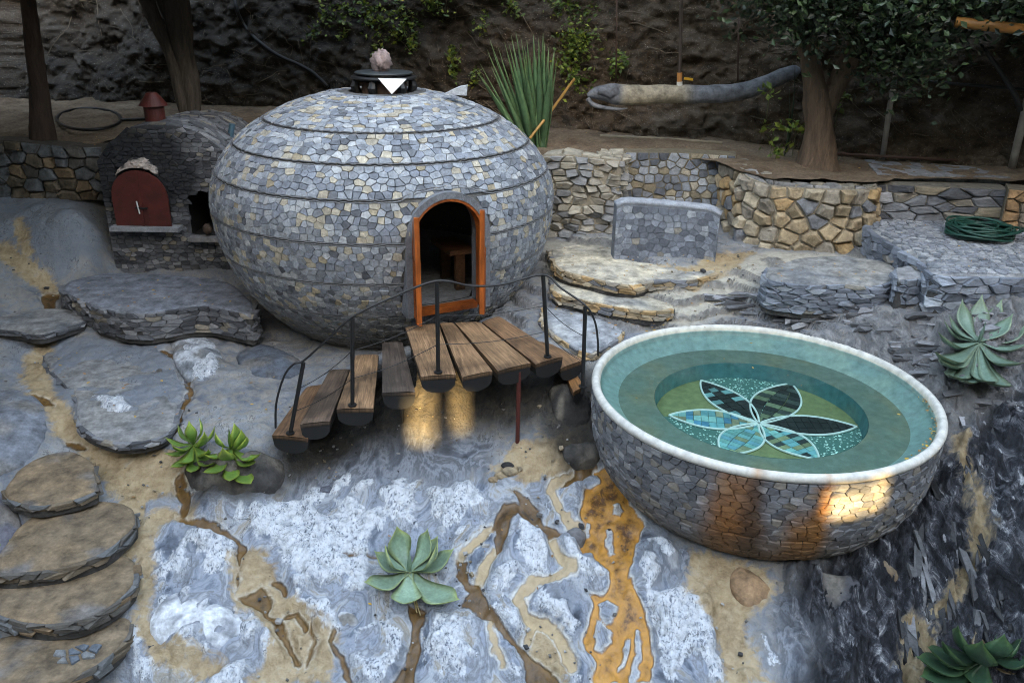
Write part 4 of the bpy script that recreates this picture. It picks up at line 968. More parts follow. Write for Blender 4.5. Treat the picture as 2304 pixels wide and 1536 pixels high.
    facing(root, polys, MSL, [((0.15, 0.155, 0.17), 5), ((0.20, 0.205, 0.22), 4), ((0.11, 0.115, 0.13), 3), ((0.26, 0.26, 0.265), 1.5), ((0.22, 0.20, 0.175), 3)], rng, h=0.010, bev=0.08, tilt=0.10, tint=tint)
    # water
    mw, t, b = nt('pool_water'); t.nodes.remove(b); n = N(t); out = t.nodes['Material Output']
    tr = n.new('ShaderNodeBsdfTransparent'); tr.inputs[0].default_value = (0.84, 0.97, 0.95, 1); gl = n.new('ShaderNodeBsdfGlossy'); gl.inputs['Roughness'].default_value = 0.02
    fr = n.new('ShaderNodeFresnel'); fr.inputs[0].default_value = 1.333; bp = n.new('ShaderNodeBump'); bp.inputs['Strength'].default_value = 0.04; bp.inputs['Distance'].default_value = 0.02
    n.lk(n.noise(n.pos(), 5, 3), bp.inputs['Height']); n.lk(bp.outputs[0], gl.inputs['Normal']); n.lk(bp.outputs[0], fr.inputs['Normal'])
    mx = n.new('ShaderNodeMixShader'); n.lk(fr.outputs[0], mx.inputs[0]); n.lk(tr.outputs[0], mx.inputs[1]); n.lk(gl.outputs[0], mx.inputs[2]); n.lk(mx.outputs[0], out.inputs['Surface'])
    o = mk('pool_water', *lathe([(PR - 0.069, PZ - 0.055), (0.001, PZ - 0.055)], PC, 128), mw, None, None, True); tag(o, 'still clear water filling the white-rimmed bowl pool', kind='structure')
M_WHITE2 = M_plain('pale_grout', (0.62, 0.70, 0.66), 0.6, var=0.1)
build_pool()

# ------------------------------------------------------------------ oven on the left
def build_oven():
    OY = 9.55; base = at_y(370, 615, OY); root = empty('stone_oven', (base[0], OY, 0.85)); tag(root, 'dark stone oven with red iron door and sooty arched front left of dome', 'oven')
    rng = random.Random(21); zl, zr = 0.80, 0.80
    xL = at_y(250, 540, OY)[0]; xR = xL + 1.68; top = at_y(300, 290, OY)[2] - 0.10
    # outline of the front: shoulders rounded
    def top_of(x):
        t = (x - xL) / (xR - xL); return 2.06 + 0.50 * (1 - abs(2 * t - 0.95) ** 2.6 if abs(2 * t - .95) < 1 else 0)
    xs = np.linspace(xL, xR, 40); D = 1.5
    dcx = at_y(322, 440, OY)[0]; dz0 = at_y(322, 503, OY)[2]; dz1 = at_y(322, 380, OY)[2]; dw = 0.325
    ocx = at_y(462, 480, OY)[0]; oz0 = at_y(462, 528, OY)[2]; oz1 = at_y(462, 430, OY)[2]; ow = 0.20
    def hole(x, z):
        if z > oz0 and abs(x - ocx) < ow and (z < oz1 - .15 or ((x - ocx) / ow) ** 2 + ((z - oz1 + .15) / .15) ** 2 < 1): return True
        return False
    V, F = [], []; nz = 44
    for x in xs:
        for k in range(nz + 1): V.append((x, OY, 0.5 + (top_of(x) - 0.5) * k / nz))
    for i in range(len(xs) - 1):
        for k in range(nz):
            q = (i * (nz + 1) + k, (i + 1) * (nz + 1) + k, (i + 1) * (nz + 1) + k + 1, i * (nz + 1) + k + 1)
            c = np.mean([V[j] for j in q], 0)
            if not hole(c[0], c[2]): F.append(q)
    m0 = len(V)
    for x in xs:                                                       # rounded roof running back
        for j in range(9): V.append((x, OY + D * j / 8, top_of(x) - 0.04 * (j / 8) ** 2))
    for i in range(len(xs) - 1):
        for j in range(8): F.append((m0 + i * 9 + j, m0 + (i + 1) * 9 + j, m0 + (i + 1) * 9 + j + 1, m0 + i * 9 + j + 1))
    m1 = len(V); V += [(xL, OY, .5), (xL, OY + D, .5), (xL, OY + D, top_of(xL)), (xL, OY, top_of(xL))]; F.append((m1, m1 + 3, m1 + 2, m1 + 1))
    V = np.array(V)
    def soot(v, col):
        d = np.hypot((v[:, 0] - dcx) / 0.80, (v[:, 2] - dz1 + 0.02) / 0.72); k = (sstep(1.15, 0.55, d + 0.18 * fbm(v[:, 0] * 5, v[:, 2] * 5, 3, 2)) * (v[:, 1] < OY + 0.35) * 0.93)[:, None]
        return col * (1 - k) + np.array([0.012, 0.013, 0.017]) * k
    mk('oven_shell', V, F, MMOR, root, soot(V, np.tile((0.075, 0.078, 0.085), (len(V), 1))), True)
    polys = []
    for pl in cells(xL, xR, 0.6, 2.62, 0.085, 0.05, rng, 0.008):
        c = np.mean(pl, 0)
        if c[1] > top_of(c[0]) - 0.02 or hole(*c) or (abs(c[0] - dcx) < dw * 1.0 and dz0 < c[1] < dz1 - .1): continue
        polys.append((np.array([(a, OY - 0.004, min(b, top_of(a) + .01)) for a, b in pl]), np.array([0, -1.0, 0])))
    for pl in cells(0, 1.0, 0, D, 0.10, 0.09, rng, 0.008):
        if True:
            P = []
            for a, b in pl:
                x = xL + (xR - xL) * (0.02 + 0.96 * a); P.append((x, OY + b, top_of(x) - 0.04 * (b / D) ** 2 + 0.004))
            P = np.array(P); xm = P[:, 0].mean(); sl = (top_of(xm + .02) - top_of(xm - .02)) / .04; nn = np.array([-sl, 0, 1]); polys.append((P, nn / np.linalg.norm(nn)))
    facing(root, polys, MSL, PAL_DARK, rng, h=0.012, bev=0.12, tilt=0.15, tint=soot, limit=300)
    # firing door: raised pale lintel, two red leaves
    def arcp(hw_, z0, z1, n=18):
        zs_ = z1 - hw_ * 0.95; return [(-hw_, z0)] + [(-hw_ * math.cos(t), zs_ + hw_ * 0.95 * math.sin(t)) for t in np.linspace(0, math.pi, n)] + [(hw_, z0)]
    rg = np.random.RandomState(4); A = [q for q in arcp(dw + 0.01, dz0, dz1 + .03, 40) if q[1] > dz1 - .09]; n = len(A)
    Bo = [(s_ * 1.03, z_ + 0.10 + .018 * math.sin(9 * s_ + 1)) for s_, z_ in A]
    yb, yf = OY + 0.05, OY - 0.09
    A2, B2 = np.array(A), np.array(Bo); V, nr_ = [], 9
    for k in range(nr_ + 1):
        t = k / nr_; q = A2 * (1 - t) + B2 * t + rg.normal(size=(n, 2)) * .006 * (k > 0)
        for s_, z_ in q: V.append((dcx + s_ * (1 - .10 * t), yf + .10 * t ** 2 + rg.normal() * .008, z_ + .03 * fbm(s_ * 9, z_ * 0 + 2, 3, 6) * t))
    V = np.array(V); f = [(r * n + i, r * n + i + 1, (r + 1) * n + i + 1, (r + 1) * n + i) for r in range(nr_) for i in range(n - 1)]
    nz_ = sstep(-0.05, 0.12, fbm(V[:, 0] * 9, V[:, 2] * 16, 4, 14) + .16 * (np.abs(V[:, 0] - dcx) / dw - .35) + np.repeat(np.linspace(-.12, .10, nr_ + 1), n))[:, None]
    cc = np.array([0.44, 0.37, 0.33]) * (1 - nz_) + np.array([0.022, 0.021, 0.024]) * nz_
    mk('lintel', V, f, MMOR, root, cc)
    for sg in (-1, 1):
        q = [(s, z) for s, z in arcp(dw, dz0, dz1) if s * sg >= -1e-6]; q = sorted(q, key=lambda p: abs(p[0])) 
        pl = [(0.004 * sg, dz0), (0.004 * sg, dz1)] + [(s, z) for s, z in q if abs(s) > 0.02 and z > dz0] + [(dw * sg, dz0)]
        y0, y1 = OY - 0.10, OY - 0.075; k = len(pl)
        V = np.array([(dcx + s, y, z) for y in (y0, y1) for s, z in pl]); f = [tuple(range(k)), tuple(range(2 * k - 1, k - 1, -1))] + [(i, k + i, k + (i + 1) % k, (i + 1) % k) for i in range(k)]
        leaf = mk('door_leaf', V, f, MRED, root)
        if sg > 0: mk('handle', *tube([(dcx - .06, y0 - .02, dz0 + .22), (dcx + .08, y0 - .02, dz0 + .215)], 0.010, 6), MIRON, leaf); mk('latch', *tube([(dcx - .02, y0 - .02, dz0 + .15), (dcx - .03, y0 - .03, dz0 + .30)], 0.008, 6), MWHITE, leaf)
        else: mk('seam_strip', *boxo((dcx, y0 - .006, (dz0 + dz1) / 2), (1, 0, 0), (0, 1, 0), (0, 0, 1), .014, .005, (dz1 - dz0) / 2), MRED, leaf)
    mk('hearth_ledge', *boxo((dcx + .02, OY - 0.09, dz0 - 0.03), (1, 0, 0), (0, 1, 0), (0, 0, 1), dw + 0.08, 0.085, 0.025), MMOR, root, (0.30, 0.31, 0.33))
    # side opening: dark recess
    V, f = boxo((ocx, OY + 0.40, (oz0 + oz1) / 2), (1, 0, 0), (0, 1, 0), (0, 0, 1), ow + 0.06, 0.38, (oz1 - oz0) / 2 + .05)
    mk('firebox', V, [q for i, q in enumerate(f) if i != 2], MMOR, root, (0.02, 0.02, 0.02))
    mk('side_ledge', *boxo((ocx + .05, OY - 0.06, oz0 - 0.03), (1, 0, 0), (0, 1, 0), (0, 0, 1), ow + 0.05, 0.07, 0.025), MMOR, root, (0.28, 0.27, 0.27))
    p = at_y(466, 515, OY - .05); lump('charred_stone', p, (.05, .05, .06), (0.11, 0.07, 0.05), 'brown stone propped in the black side opening of the oven', 'stone', 3)
    # flue
    cx, cy = at_y(350, 270, OY + .35)[0], OY + 0.35; zf = top_of(cx) - .03
    fl = G(); fl.add(lathe([(0.115, zf), (0.115, zf + 0.20), (0.108, zf + 0.20), (0.108, zf)], (cx, cy), 24)); fl.build('flue_pipe', MRED, root)
    k = 5; pr = [(cx + 0.165 * math.sin(2 * math.pi * i / 24), cy - 0.165 * math.cos(2 * math.pi * i / 24)) for i in range(24)]
    V = [(x, y, zf + 0.215) for x, y in pr] + [(x * .35 + cx * .65, y * .35 + cy * .65, zf + 0.36) for x, y in pr]; 
    f = [(i, (i + 1) % 24, 24 + (i + 1) % 24, 24 + i) for i in range(24)] + [tuple(range(23, -1, -1)), tuple(range(24, 48))]
    mk('flue_cap', V, f, MRED, root)
    p = at_y(520, 290, OY + .6); mk('blue_pipe', *tube([p - (0.02, 0, .10), p + (0.02, 0, .06)], 0.035, 12), M_plain('blue_pipe', (0.06, 0.13, 0.18), .5), root)
build_oven()

# ------------------------------------------------------------------ terraces, steps and walls
def terrace(name, px, z, zb, label, cat, pal, seed, topcol, su=0.16, sv=0.045, mat=MSL, front=True, n=64, limit=200, rough=0.012, dome=0.01, edge_range=None):
    O = outline(px, z, n); rng = random.Random(seed); c = O.mean(0)
    th = np.arctan2(*(O - c).T); O = O + (O - c) / np.linalg.norm(O - c, axis=1)[:, None] * (0.022 * fbm(O[:, 0] * 6, O[:, 1] * 6, 3, seed + 1))[:, None]
    zbf = zb
    V, f = slab_geo(c + (O - c) * 0.985, z, zb - 0.05, dome, rough, 0.012, seed, 12, 3, 0.0, 4)
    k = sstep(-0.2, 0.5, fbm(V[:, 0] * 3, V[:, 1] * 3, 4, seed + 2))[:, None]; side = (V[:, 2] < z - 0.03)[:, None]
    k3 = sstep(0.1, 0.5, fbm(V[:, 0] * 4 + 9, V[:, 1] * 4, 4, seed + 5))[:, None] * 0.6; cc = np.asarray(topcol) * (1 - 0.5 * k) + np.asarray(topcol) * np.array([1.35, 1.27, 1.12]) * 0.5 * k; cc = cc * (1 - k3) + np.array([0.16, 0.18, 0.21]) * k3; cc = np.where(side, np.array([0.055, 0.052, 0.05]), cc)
    k4 = sstep(0.15, 0.30, fbm(V[:, 0] * 11 + 3, V[:, 1] * 7, 3, seed + 7))[:, None] * 0.45 * (~side); cc = cc * (1 - k4) + cc * 0.55 * k4
    root = empty(name, (c[0], c[1], zb)); tag(root, label, cat)
    mk('slab_top', V, f, MROCK, root, cc, True)
    # dry-laid edge stones on the sides that face the view
    run = []; best = []
    for i in range(2 * n):
        a, b = O[i % n], O[(i + 1) % n]; nn = np.array([(b - a)[1], -(b - a)[0]]); nn /= np.linalg.norm(nn)
        if nn @ -a / np.linalg.norm(a) > -0.25: run.append(a)
        else:
            if len(run) > len(best): best = run
            run = []
    if len(run) > len(best): best = run
    best = best[:n]
    if len(best) > 2: wall_face(root, best, zb, z - 0.006, su, sv, mat, pal, rng, h=0.022, bev=0.12, tilt=0.25, gap=0.006, limit=limit)
    return root
terrace('stone_terrace', [(240, 612), (400, 618), (505, 630), (560, 668), (575, 706), (520, 698), (470, 688), (430, 690), (400, 694), (350, 702), (300, 704), (240, 695), (190, 678), (150, 660), (136, 648), (160, 628), (200, 618)], 0.90, 0.60, 'blue-grey paved terrace with wavy dry-stone edge in front of the oven', 'terrace', PAL_DARK, 31, (0.22, 0.24, 0.285), 0.13, 0.05, limit=160)
steps = [([(-40, 716), (60, 700), (150, 695), (192, 706), (188, 722), (140, 738), (85, 752), (30, 742), (-40, 735)], .71, .65, 'flat grey step slab left of the wavy terrace, highest of the stone steps', 41),
 ([(100, 768), (170, 752), (250, 752), (330, 770), (370, 790), (405, 830), (420, 872), (400, 915), (388, 962), (350, 986), (290, 997), (230, 985), (185, 962), (172, 935), (168, 890), (130, 850), (98, 810)], .485, .42, 'broad rounded grey rock slab split from its neighbour by a rusty crack', 42),
 ([(16, 1122), (14, 1090), (50, 1048), (110, 1020), (170, 1015), (208, 1040), (216, 1090), (205, 1108), (150, 1126), (80, 1138)], .30, .235, 'small tan stone step above the three wide curved steps', 43),
 ([(-30, 1285), (0, 1240), (40, 1180), (110, 1140), (200, 1126), (290, 1134), (306, 1160), (285, 1200), (230, 1240), (160, 1268), (80, 1284), (20, 1290)], .15, .06, 'wide curved stone step, upper of the three by the left edge', 44),
 ([(-30, 1370), (-20, 1330), (40, 1292), (140, 1270), (230, 1252), (296, 1250), (309, 1290), (290, 1325), (240, 1365), (180, 1392), (110, 1404), (40, 1398)], .0, -.10, 'wide curved stone step with blue edge pebbles, middle of the three', 45),
 ([(-60, 1520), (-40, 1450), (50, 1420), (150, 1398), (240, 1385), (290, 1388), (290, 1418), (250, 1468), (190, 1508), (110, 1534), (20, 1540)], -.17, -.26, 'lowest curved stone step with a cluster of bluish pebbles', 46)]
for px, z, zb, lab, sd in steps:
    terrace('stone_step', px, z, zb, lab, 'step', PAL_BROWN if sd > 42 else PAL_DARK, sd, (0.225, 0.165, 0.11) if sd > 42 else (0.27, 0.27, 0.275), 0.14, 0.035, limit=60, n=56, rough=0.016)
# right-hand paved platform and the ledges below it
terrace('paved_platform', [(1952, 500), (2030, 486), (2180, 478), (2360, 470), (2400, 560), (2380, 622), (2304, 622), (2200, 622), (2102, 618), (2080, 594), (2020, 556), (1960, 520)], 1.70, 1.33, 'raised platform paved with grey pebbles, right edge', 'platform', PAL_SLATE, 51, (0.30, 0.305, 0.32), 0.16, 0.07, limit=120, n=90)
terrace('stone_ledge', [(1725, 600), (1800, 580), (1900, 576), (2000, 590), (2018, 620), (1980, 640), (1900, 638), (1820, 640), (1750, 632), (1722, 622)], 1.50, 1.20, 'grey flagged ledge with layered edge below the golden wall', 'ledge', PAL_SLATE, 52, (0.30, 0.295, 0.285), 0.15, 0.045, limit=120)
terrace('stone_block', [(2016, 602), (2060, 596), (2098, 606), (2100, 622), (2060, 626), (2020, 624)], 1.60, 1.34, 'small square stone block against the corner of the pebble platform', 'block', PAL_SLATE, 53, (0.33, 0.33, 0.34), 0.12, 0.07, limit=30, n=24)
for i, (px, z, zb, lab) in enumerate([([(1236, 560), (1300, 548), (1380, 560), (1420, 585), (1540, 600), (1620, 605), (1560, 628), (1480, 628), (1420, 640), (1340, 625), (1260, 602)], 1.33, 1.22, 'pale sandy top step at the foot of the standing stone panel'),
    ([(1240, 625), (1330, 640), (1420, 660), (1490, 676), (1520, 690), (1470, 698), (1400, 690), (1320, 674), (1250, 656)], 1.17, 1.06, 'middle sandy grey step between the dome and the pool'),
    ([(1225, 690), (1300, 700), (1370, 724), (1404, 742), (1380, 766), (1345, 786), (1320, 792), (1260, 760), (1222, 720)], 1.01, .90, 'lowest bluish step where the log landing meets the pool')]):
    terrace('stone_ledge', px, z, zb, lab, 'ledge', PAL_GOLD, 61 + i, ((0.55, 0.495, 0.40), (0.52, 0.475, 0.39), (0.36, 0.375, 0.40))[i], 0.13, 0.04, limit=60)

def wall(name, path, z0, z1, label, pal, seed, su, sv, mat=MS, thick=0.3, rnd=False, h=0.03, core=(0.16, 0.135, 0.10), gap=0.015, limit=300, tilt=0.2, cap=None):
    rng = random.Random(seed); P = np.asarray(path)[:, :2]; m = P.mean(0); zz = z0 if not callable(z0) else z0(0)
    root = empty(name, (m[0], m[1], zz)); tag(root, label, 'wall')
    f, L = path_map(P); fine = np.array([f(s)[0] for s in np.linspace(0, L, 40)])
    mk('wall_core', *wall_core(fine, z0, z1, thick), MMOR, root, core)
    wall_face(root, fine, z0, z1, su, sv, mat, pal, rng, h=h, bev=0.14, rnd=rnd, tilt=tilt, gap=gap, limit=limit)
    if cap:
        top = z1 if not callable(z1) else z1(0); C2 = []
        T = np.gradient(fine, axis=0); T /= np.linalg.norm(T, axis=1)[:, None]; Nn = np.c_[-T[:, 1], T[:, 0]]
        for pl in cells(0, L, 0.0, thick, su * 1.1, su * 0.8, rng, gap):
            P3 = []
            for s, v in pl:
                p, nn = f(s); q = p - nn[:2] * v; zt = z1(s) if callable(z1) else z1; P3.append((q[0], q[1], zt + 0.002))
            C2.append((np.array(P3), np.array([0, 0, 1.0])))
        facing(root, C2, mat, cap, rng, h=0.02, bev=0.12, tilt=0.2, limit=80)
    return root
X = lambda px, py, y: at_y(px, py, y)[:2]
wall('retaining_wall', [X(-60, 400, 10.35), X(110, 400, 10.25), X(240, 400, 10.3)], 1.50, lambda s: 2.20 + 0.03 * math.sin(3 * s), 'dark brown rubble wall in the shade left of the oven', PAL_BROWN, 71, 0.20, 0.15, MROCK, rnd=True, h=0.05, core=(0.07, 0.06, 0.05), limit=60)
wall('retaining_wall', [X(1216, 450, 9.85), X(1300, 450, 9.68), X(1392, 450, 9.7), X(1398, 450, 10.25)], 1.20, lambda s: 2.24 + 0.03 * math.sin(4 * s), 'tall rough wall block of jagged pale stones right of the dome', [((0.34, 0.31, 0.26), 5), ((0.24, 0.24, 0.24), 4), ((0.42, 0.38, 0.31), 2)], 72, 0.17, 0.085, MSL, rnd=False, h=0.05, tilt=.5, core=(0.30, 0.26, 0.20), gap=.02, cap=[((0.36, 0.33, 0.27), 1)])
wall('retaining_wall', [X(1380, 400, 10.40), X(1520, 400, 10.45), X(1650, 400, 10.30)], 1.45, lambda s: 2.20, 'recessed grey stone wall behind the standing panel', PAL + [((0.10, 0.11, 0.13), 5), ((0.33, 0.28, 0.20), 3)], 73, 0.12, 0.10, MS, h=0.018, core=(0.20, 0.17, 0.12))
wall('retaining_wall', [X(1620, 420, 10.2), X(1650, 430, 9.8), X(1680, 430, 9.35), X(1740, 450, 9.12), X(1830, 450, 9.02), X(1930, 450, 9.0), X(1968, 450, 9.08), X(1975, 450, 9.5)], 1.32, lambda s: 2.14 - 0.06 * sstep(0.6, 1.2, s), 'rounded golden stone planter wall below the leaning tree', PAL_GOLD, 74, 0.175, 0.15, MROCK, rnd=True, h=0.055, core=(0.30, 0.26, 0.20), gap=0.022, cap=[((0.24, 0.235, 0.23), 3), ((0.30, 0.27, 0.22), 2)])
wall('retaining_wall', [X(1965, 430, 9.25), X(2110, 430, 9.15), X(2272, 430, 9.05)], 1.70, lambda s: 2.10, 'low layered grey wall under the concrete bench slab', PAL_DARK + [((0.30, 0.25, 0.18), 2)], 75, 0.24, 0.09, MSL, rnd=True, h=0.04, core=(0.17, 0.155, 0.13), limit=120)
wall('retaining_wall', [X(2268, 430, 8.9), X(2330, 430, 8.8), X(2400, 430, 8.7)], 1.70, lambda s: 2.14, 'orange-brown stone wall end at the right edge above the platform', [((0.34, 0.20, 0.10), 3), ((0.25, 0.20, 0.15), 3)], 76, 0.17, 0.12, MROCK, rnd=True, h=0.04, limit=40)
def bench_slab():
    q = [at_z(a, b, 2.16) for a, b in ((1945, 358), (2240, 378), (2274, 400), (1975, 392))]
    V = np.array(q + [p - (0, 0, .07) for p in q]); f = [(0, 3, 2, 1), (4, 5, 6, 7), (0, 1, 5, 4), (1, 2, 6, 5), (2, 3, 7, 6), (3, 0, 4, 7)]
    g = []; 
    o = mk('bench_slab', *hull8(np.array([p - (0, 0, .08) for p in q])[::-1], np.array(q)[::-1]), MROCK, None, (0.24, 0.25, 0.27)); tag(o, 'long grey concrete slab on top of the layered wall', 'slab')
bench_slab()
def panel():
    rng = random.Random(81); A = at_z(1380, 584, 1.33)[:2]; B = at_z(1608, 594, 1.33)[:2]
    mid = (A + B) / 2 + np.array([0.02, 0.10]); path = [A * (1 - t) ** 2 + 2 * mid * t * (1 - t) + B * t ** 2 for t in np.linspace(0, 1, 16)]
    root = empty('standing_stone_screen', (*((A + B) / 2), 1.30)); tag(root, 'free-standing blue-grey stone panel slightly curved, on the sandy step', 'panel')
    L = np.linalg.norm(B - A); top = lambda s: 1.985 - 0.06 * s / L - 0.05 * (sstep(0.10, 0, s) + sstep(L - .1, L, s))
    mk('panel_core', *wall_core(path, 1.28, top, 0.16), MMOR, root, (0.16, 0.175, 0.20))
    wall_face(root, path, 1.29, lambda s: top(s) - 0.045, 0.085, 0.068, MS, PAL_SLATE, rng, h=0.007, bev=0.06, gap=0.005, tilt=0.07)
    pm = np.array(path); T = np.gradient(pm, axis=0); T /= np.linalg.norm(T, axis=1)[:, None]; Q = pm + np.c_[-T[:, 1], T[:, 0]] * 0.08
    S_ = np.append(0, np.cumsum(np.sqrt((np.diff(pm, axis=0) ** 2).sum(1))))
    mk('coping', *tube([(q[0], q[1], top(s) - 0.012) for q, s in zip(Q, S_)], 0.088, 10, True, 0.45), MMOR, root, (0.31, 0.33, 0.37), True)
panel()

# ------------------------------------------------------------------ loose rocks
rock('boulder', [(335, 1345), (390, 1322), (440, 1330), (500, 1362), (548, 1385), (545, 1440), (510, 1480), (440, 1492), (375, 1470), (338, 1420)], 0.10, (0.30, 0.32, 0.36), 'big white-crusted boulder right of the lowest curved step', 'boulder', None, 1, 0.03, 3.0, 48, lime=(0.66, 0.69, 0.74))
rock('boulder', [(385, 775), (430, 752), (478, 765), (500, 800), (492, 840), (455, 862), (420, 850), (392, 815)], 0.07, (0.24, 0.265, 0.30), 'pale rounded boulder beside the rusty crack', 'boulder', None, 2, 0.03, 2.4, 40, lime=(0.52, 0.55, 0.60))
rock('boulder', [(530, 800), (570, 772), (640, 790), (680, 815), (660, 850), (600, 850), (550, 835)], 0.06, (0.11, 0.13, 0.165), 'dark blue-grey hump of rock under the left side of dome', 'boulder', None, 3, 0.02, 2.4, 40)
rock('boulder', [(-60, 880), (30, 872), (95, 905), (108, 960), (85, 1020), (20, 1060), (-60, 1060)], 0.07, (0.19, 0.21, 0.25), 'smooth slate-blue rock at left edge above the small tan step', 'boulder', None, 4, 0.02, 2.6, 40)
rock('boulder', [(-60, 1080), (15, 1090), (45, 1160), (50, 1215), (10, 1260), (-60, 1290)], 0.08, (0.13, 0.13, 0.16), 'dark lichen-spotted rock at left edge beside the curved steps', 'boulder', None, 5, 0.04, 2.2, 40)
rock('boulder', [(170, 900), (200, 885), (285, 880), (305, 915), (280, 948), (225, 945)], 0.02, (0.30, 0.33, 0.37), 'low white swelling on the broad rock slab', 'boulder', None, 6, 0.01, 2.4, 32, lime=(0.50, 0.54, 0.60))
rock('boulder', [(1925, 1262), (1960, 1250), (2010, 1275), (2022, 1305), (1985, 1325), (1940, 1300)], 0.09, (0.17, 0.12, 0.075), 'brown wedge of rock under the right side of the pool bowl', 'boulder', None, 8, 0.04, 2.0, 30)
rock('boulder', [(1660, 1270), (1720, 1300), (1735, 1340), (1690, 1368), (1655, 1340), (1640, 1300)], 0.06, (0.34, 0.21, 0.12), 'rust-stained rock chip directly under the pool stains', 'boulder', None, 9, 0.04, 2.0, 30)
rock('boulder', [(1740, 1310), (1800, 1300), (1835, 1320), (1820, 1345), (1760, 1345)], 0.05, (0.20, 0.175, 0.15), 'flat grey-brown rock shelf below the front of the pool', 'boulder', None, 10, 0.03, 2.2, 30)
rock('boulder', [(1840, 1290), (1930, 1300), (1955, 1350), (1920, 1400), (1850, 1395), (1825, 1340)], 0.09, (0.075, 0.075, 0.085), 'dark angular boulder in the shade right under the pool', 'boulder', None, 12, 0.06, 2.0, 36)
rock('boulder', [(1275, 1196), (1300, 1186), (1318, 1200), (1310, 1216), (1285, 1214)], 0.045, (0.16, 0.16, 0.17), 'small grey rock between the amber stream and the white crust', 'rock', None, 11, 0.03, 2.0, 24)
rock('boulder', [(745, 1378), (775, 1370), (806, 1390), (800, 1420), (765, 1418)], 0.05, (0.30, 0.31, 0.33), 'pale rounded rock at the left of the bottom white crust', 'rock', None, 13, 0.03, 2.0, 26, lime=(0.55, 0.57, 0.60))
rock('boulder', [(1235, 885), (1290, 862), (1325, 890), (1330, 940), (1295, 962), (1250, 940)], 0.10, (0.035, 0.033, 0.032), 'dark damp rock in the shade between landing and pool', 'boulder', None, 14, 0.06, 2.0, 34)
rock('boulder', [(1265, 1005), (1300, 985), (1345, 1000), (1350, 1030), (1305, 1042), (1272, 1032)], 0.06, (0.05, 0.047, 0.045), 'damp dark rock at the foot of the pool bowl, upper end of the amber stream', 'boulder', None, 15, 0.05, 2.0, 30)
rock('boulder', [(415, 1055), (470, 1040), (560, 1035), (625, 1030), (640, 1070), (600, 1108), (520, 1112), (440, 1095)], 0.10, (0.055, 0.05, 0.048), 'dark broken rock shelf right under the pair of green agaves', 'boulder', None, 16, 0.06, 1.8, 44)
for i, (px, py, r, col, lab) in enumerate([(1112, 1082, .035, (.36, .26, .16), 'long tan pebble, lowest of the little pile in the damp sand'), (1128, 1074, .04, (.40, .30, .19), 'round tan pebble in the middle of the little pile in the damp sand'), (1146, 1064, .045, (.42, .33, .22), 'largest tan pebble, upper of the little pile in the damp sand'), (1142, 1050, .038, (.03, .03, .03), 'black pebble at the top of the little pile in the damp sand'), (735, 1105, .04, (.13, .145, .18), 'single rounded grey pebble in the rock below the steps')]):
    p = at_g(px, py); lump('pebble', p + (0, 0, r * .4), (r * 1.4, r, r * .7), col, lab, 'pebble', i + 2, group='pebbles on the bedrock')
def rubble():
    rk = random.Random(5); g = G()
    areas = [([(2140, 1000), (2310, 900), (2330, 1500), (1850, 1536), (1880, 1320), (2040, 1120)], 200, .02, .06, (.015, .02, .03, .045, .06, .10, .2)), ([(1960, 700), (2310, 690), (2330, 900), (2160, 980), (2060, 830), (1930, 740)], 120, .03, .09, (.08, .13, .2, .3)), ([(1560, 660), (1730, 640), (2010, 660), (1960, 740), (1700, 725)], 70, .03, .075, (.08, .13, .22, .32))]
    for poly, num, r0, r1, greys in areas:
        q = np.array(poly, float); lo, hi = q.min(0), q.max(0); k = 0
        while k < num:
            px, py = rk.uniform(lo[0], hi[0]), rk.uniform(lo[1], hi[1])
            if sd_poly(np.array([[px, py]]), q)[0] > -6: continue
            p = at_g(px, py); k += 1
            if np.hypot(*(p[:2] - PC)) < PR + .02 or np.hypot(p[0] - at_g(2198, 782)[0], p[1] - at_g(2198, 782)[1]) < .16: continue
            r = r0 + (r1 - r0) * rk.random() ** 2.2
            V, f = boxo((0, 0, 0), (1, 0, 0), (0, 1, 0), (0, 0, 1), r * rk.uniform(1.6, 3.6), r * rk.uniform(.35, .7), r * rk.uniform(.3, .55))
            V = V * np.array([[rk.uniform(.35, 1.15) for _ in range(3)] for _ in range(8)])
            d = np.array([-.14 + rk.gauss(0, .10), -.84, -.46 + rk.gauss(0, .10)]) if areas[0][0] is poly else np.array([.95, .1 + rk.gauss(0, .15), rk.gauss(0, .08)])
            d /= np.linalg.norm(d); e2 = np.cross((0, 0, 1.0), d) + np.array([0, 0, rk.gauss(.1, .35)]); e2 -= d * (e2 @ d); e2 /= np.linalg.norm(e2); Rm = np.c_[d, e2, np.cross(d, e2)]
            p = p - np.array([0, 0, r * .12])
            c0 = rk.choice(greys); g.add((V @ Rm.T + p, f), np.array([c0, c0 * 1.01, c0 * 1.08]))
    tag(g.build('schist_rubble', MSL, None, False, (2.9, 5.0, 0)), 'broken dark and silvery schist lying over the slope round the pool', kind='stuff')
rubble()

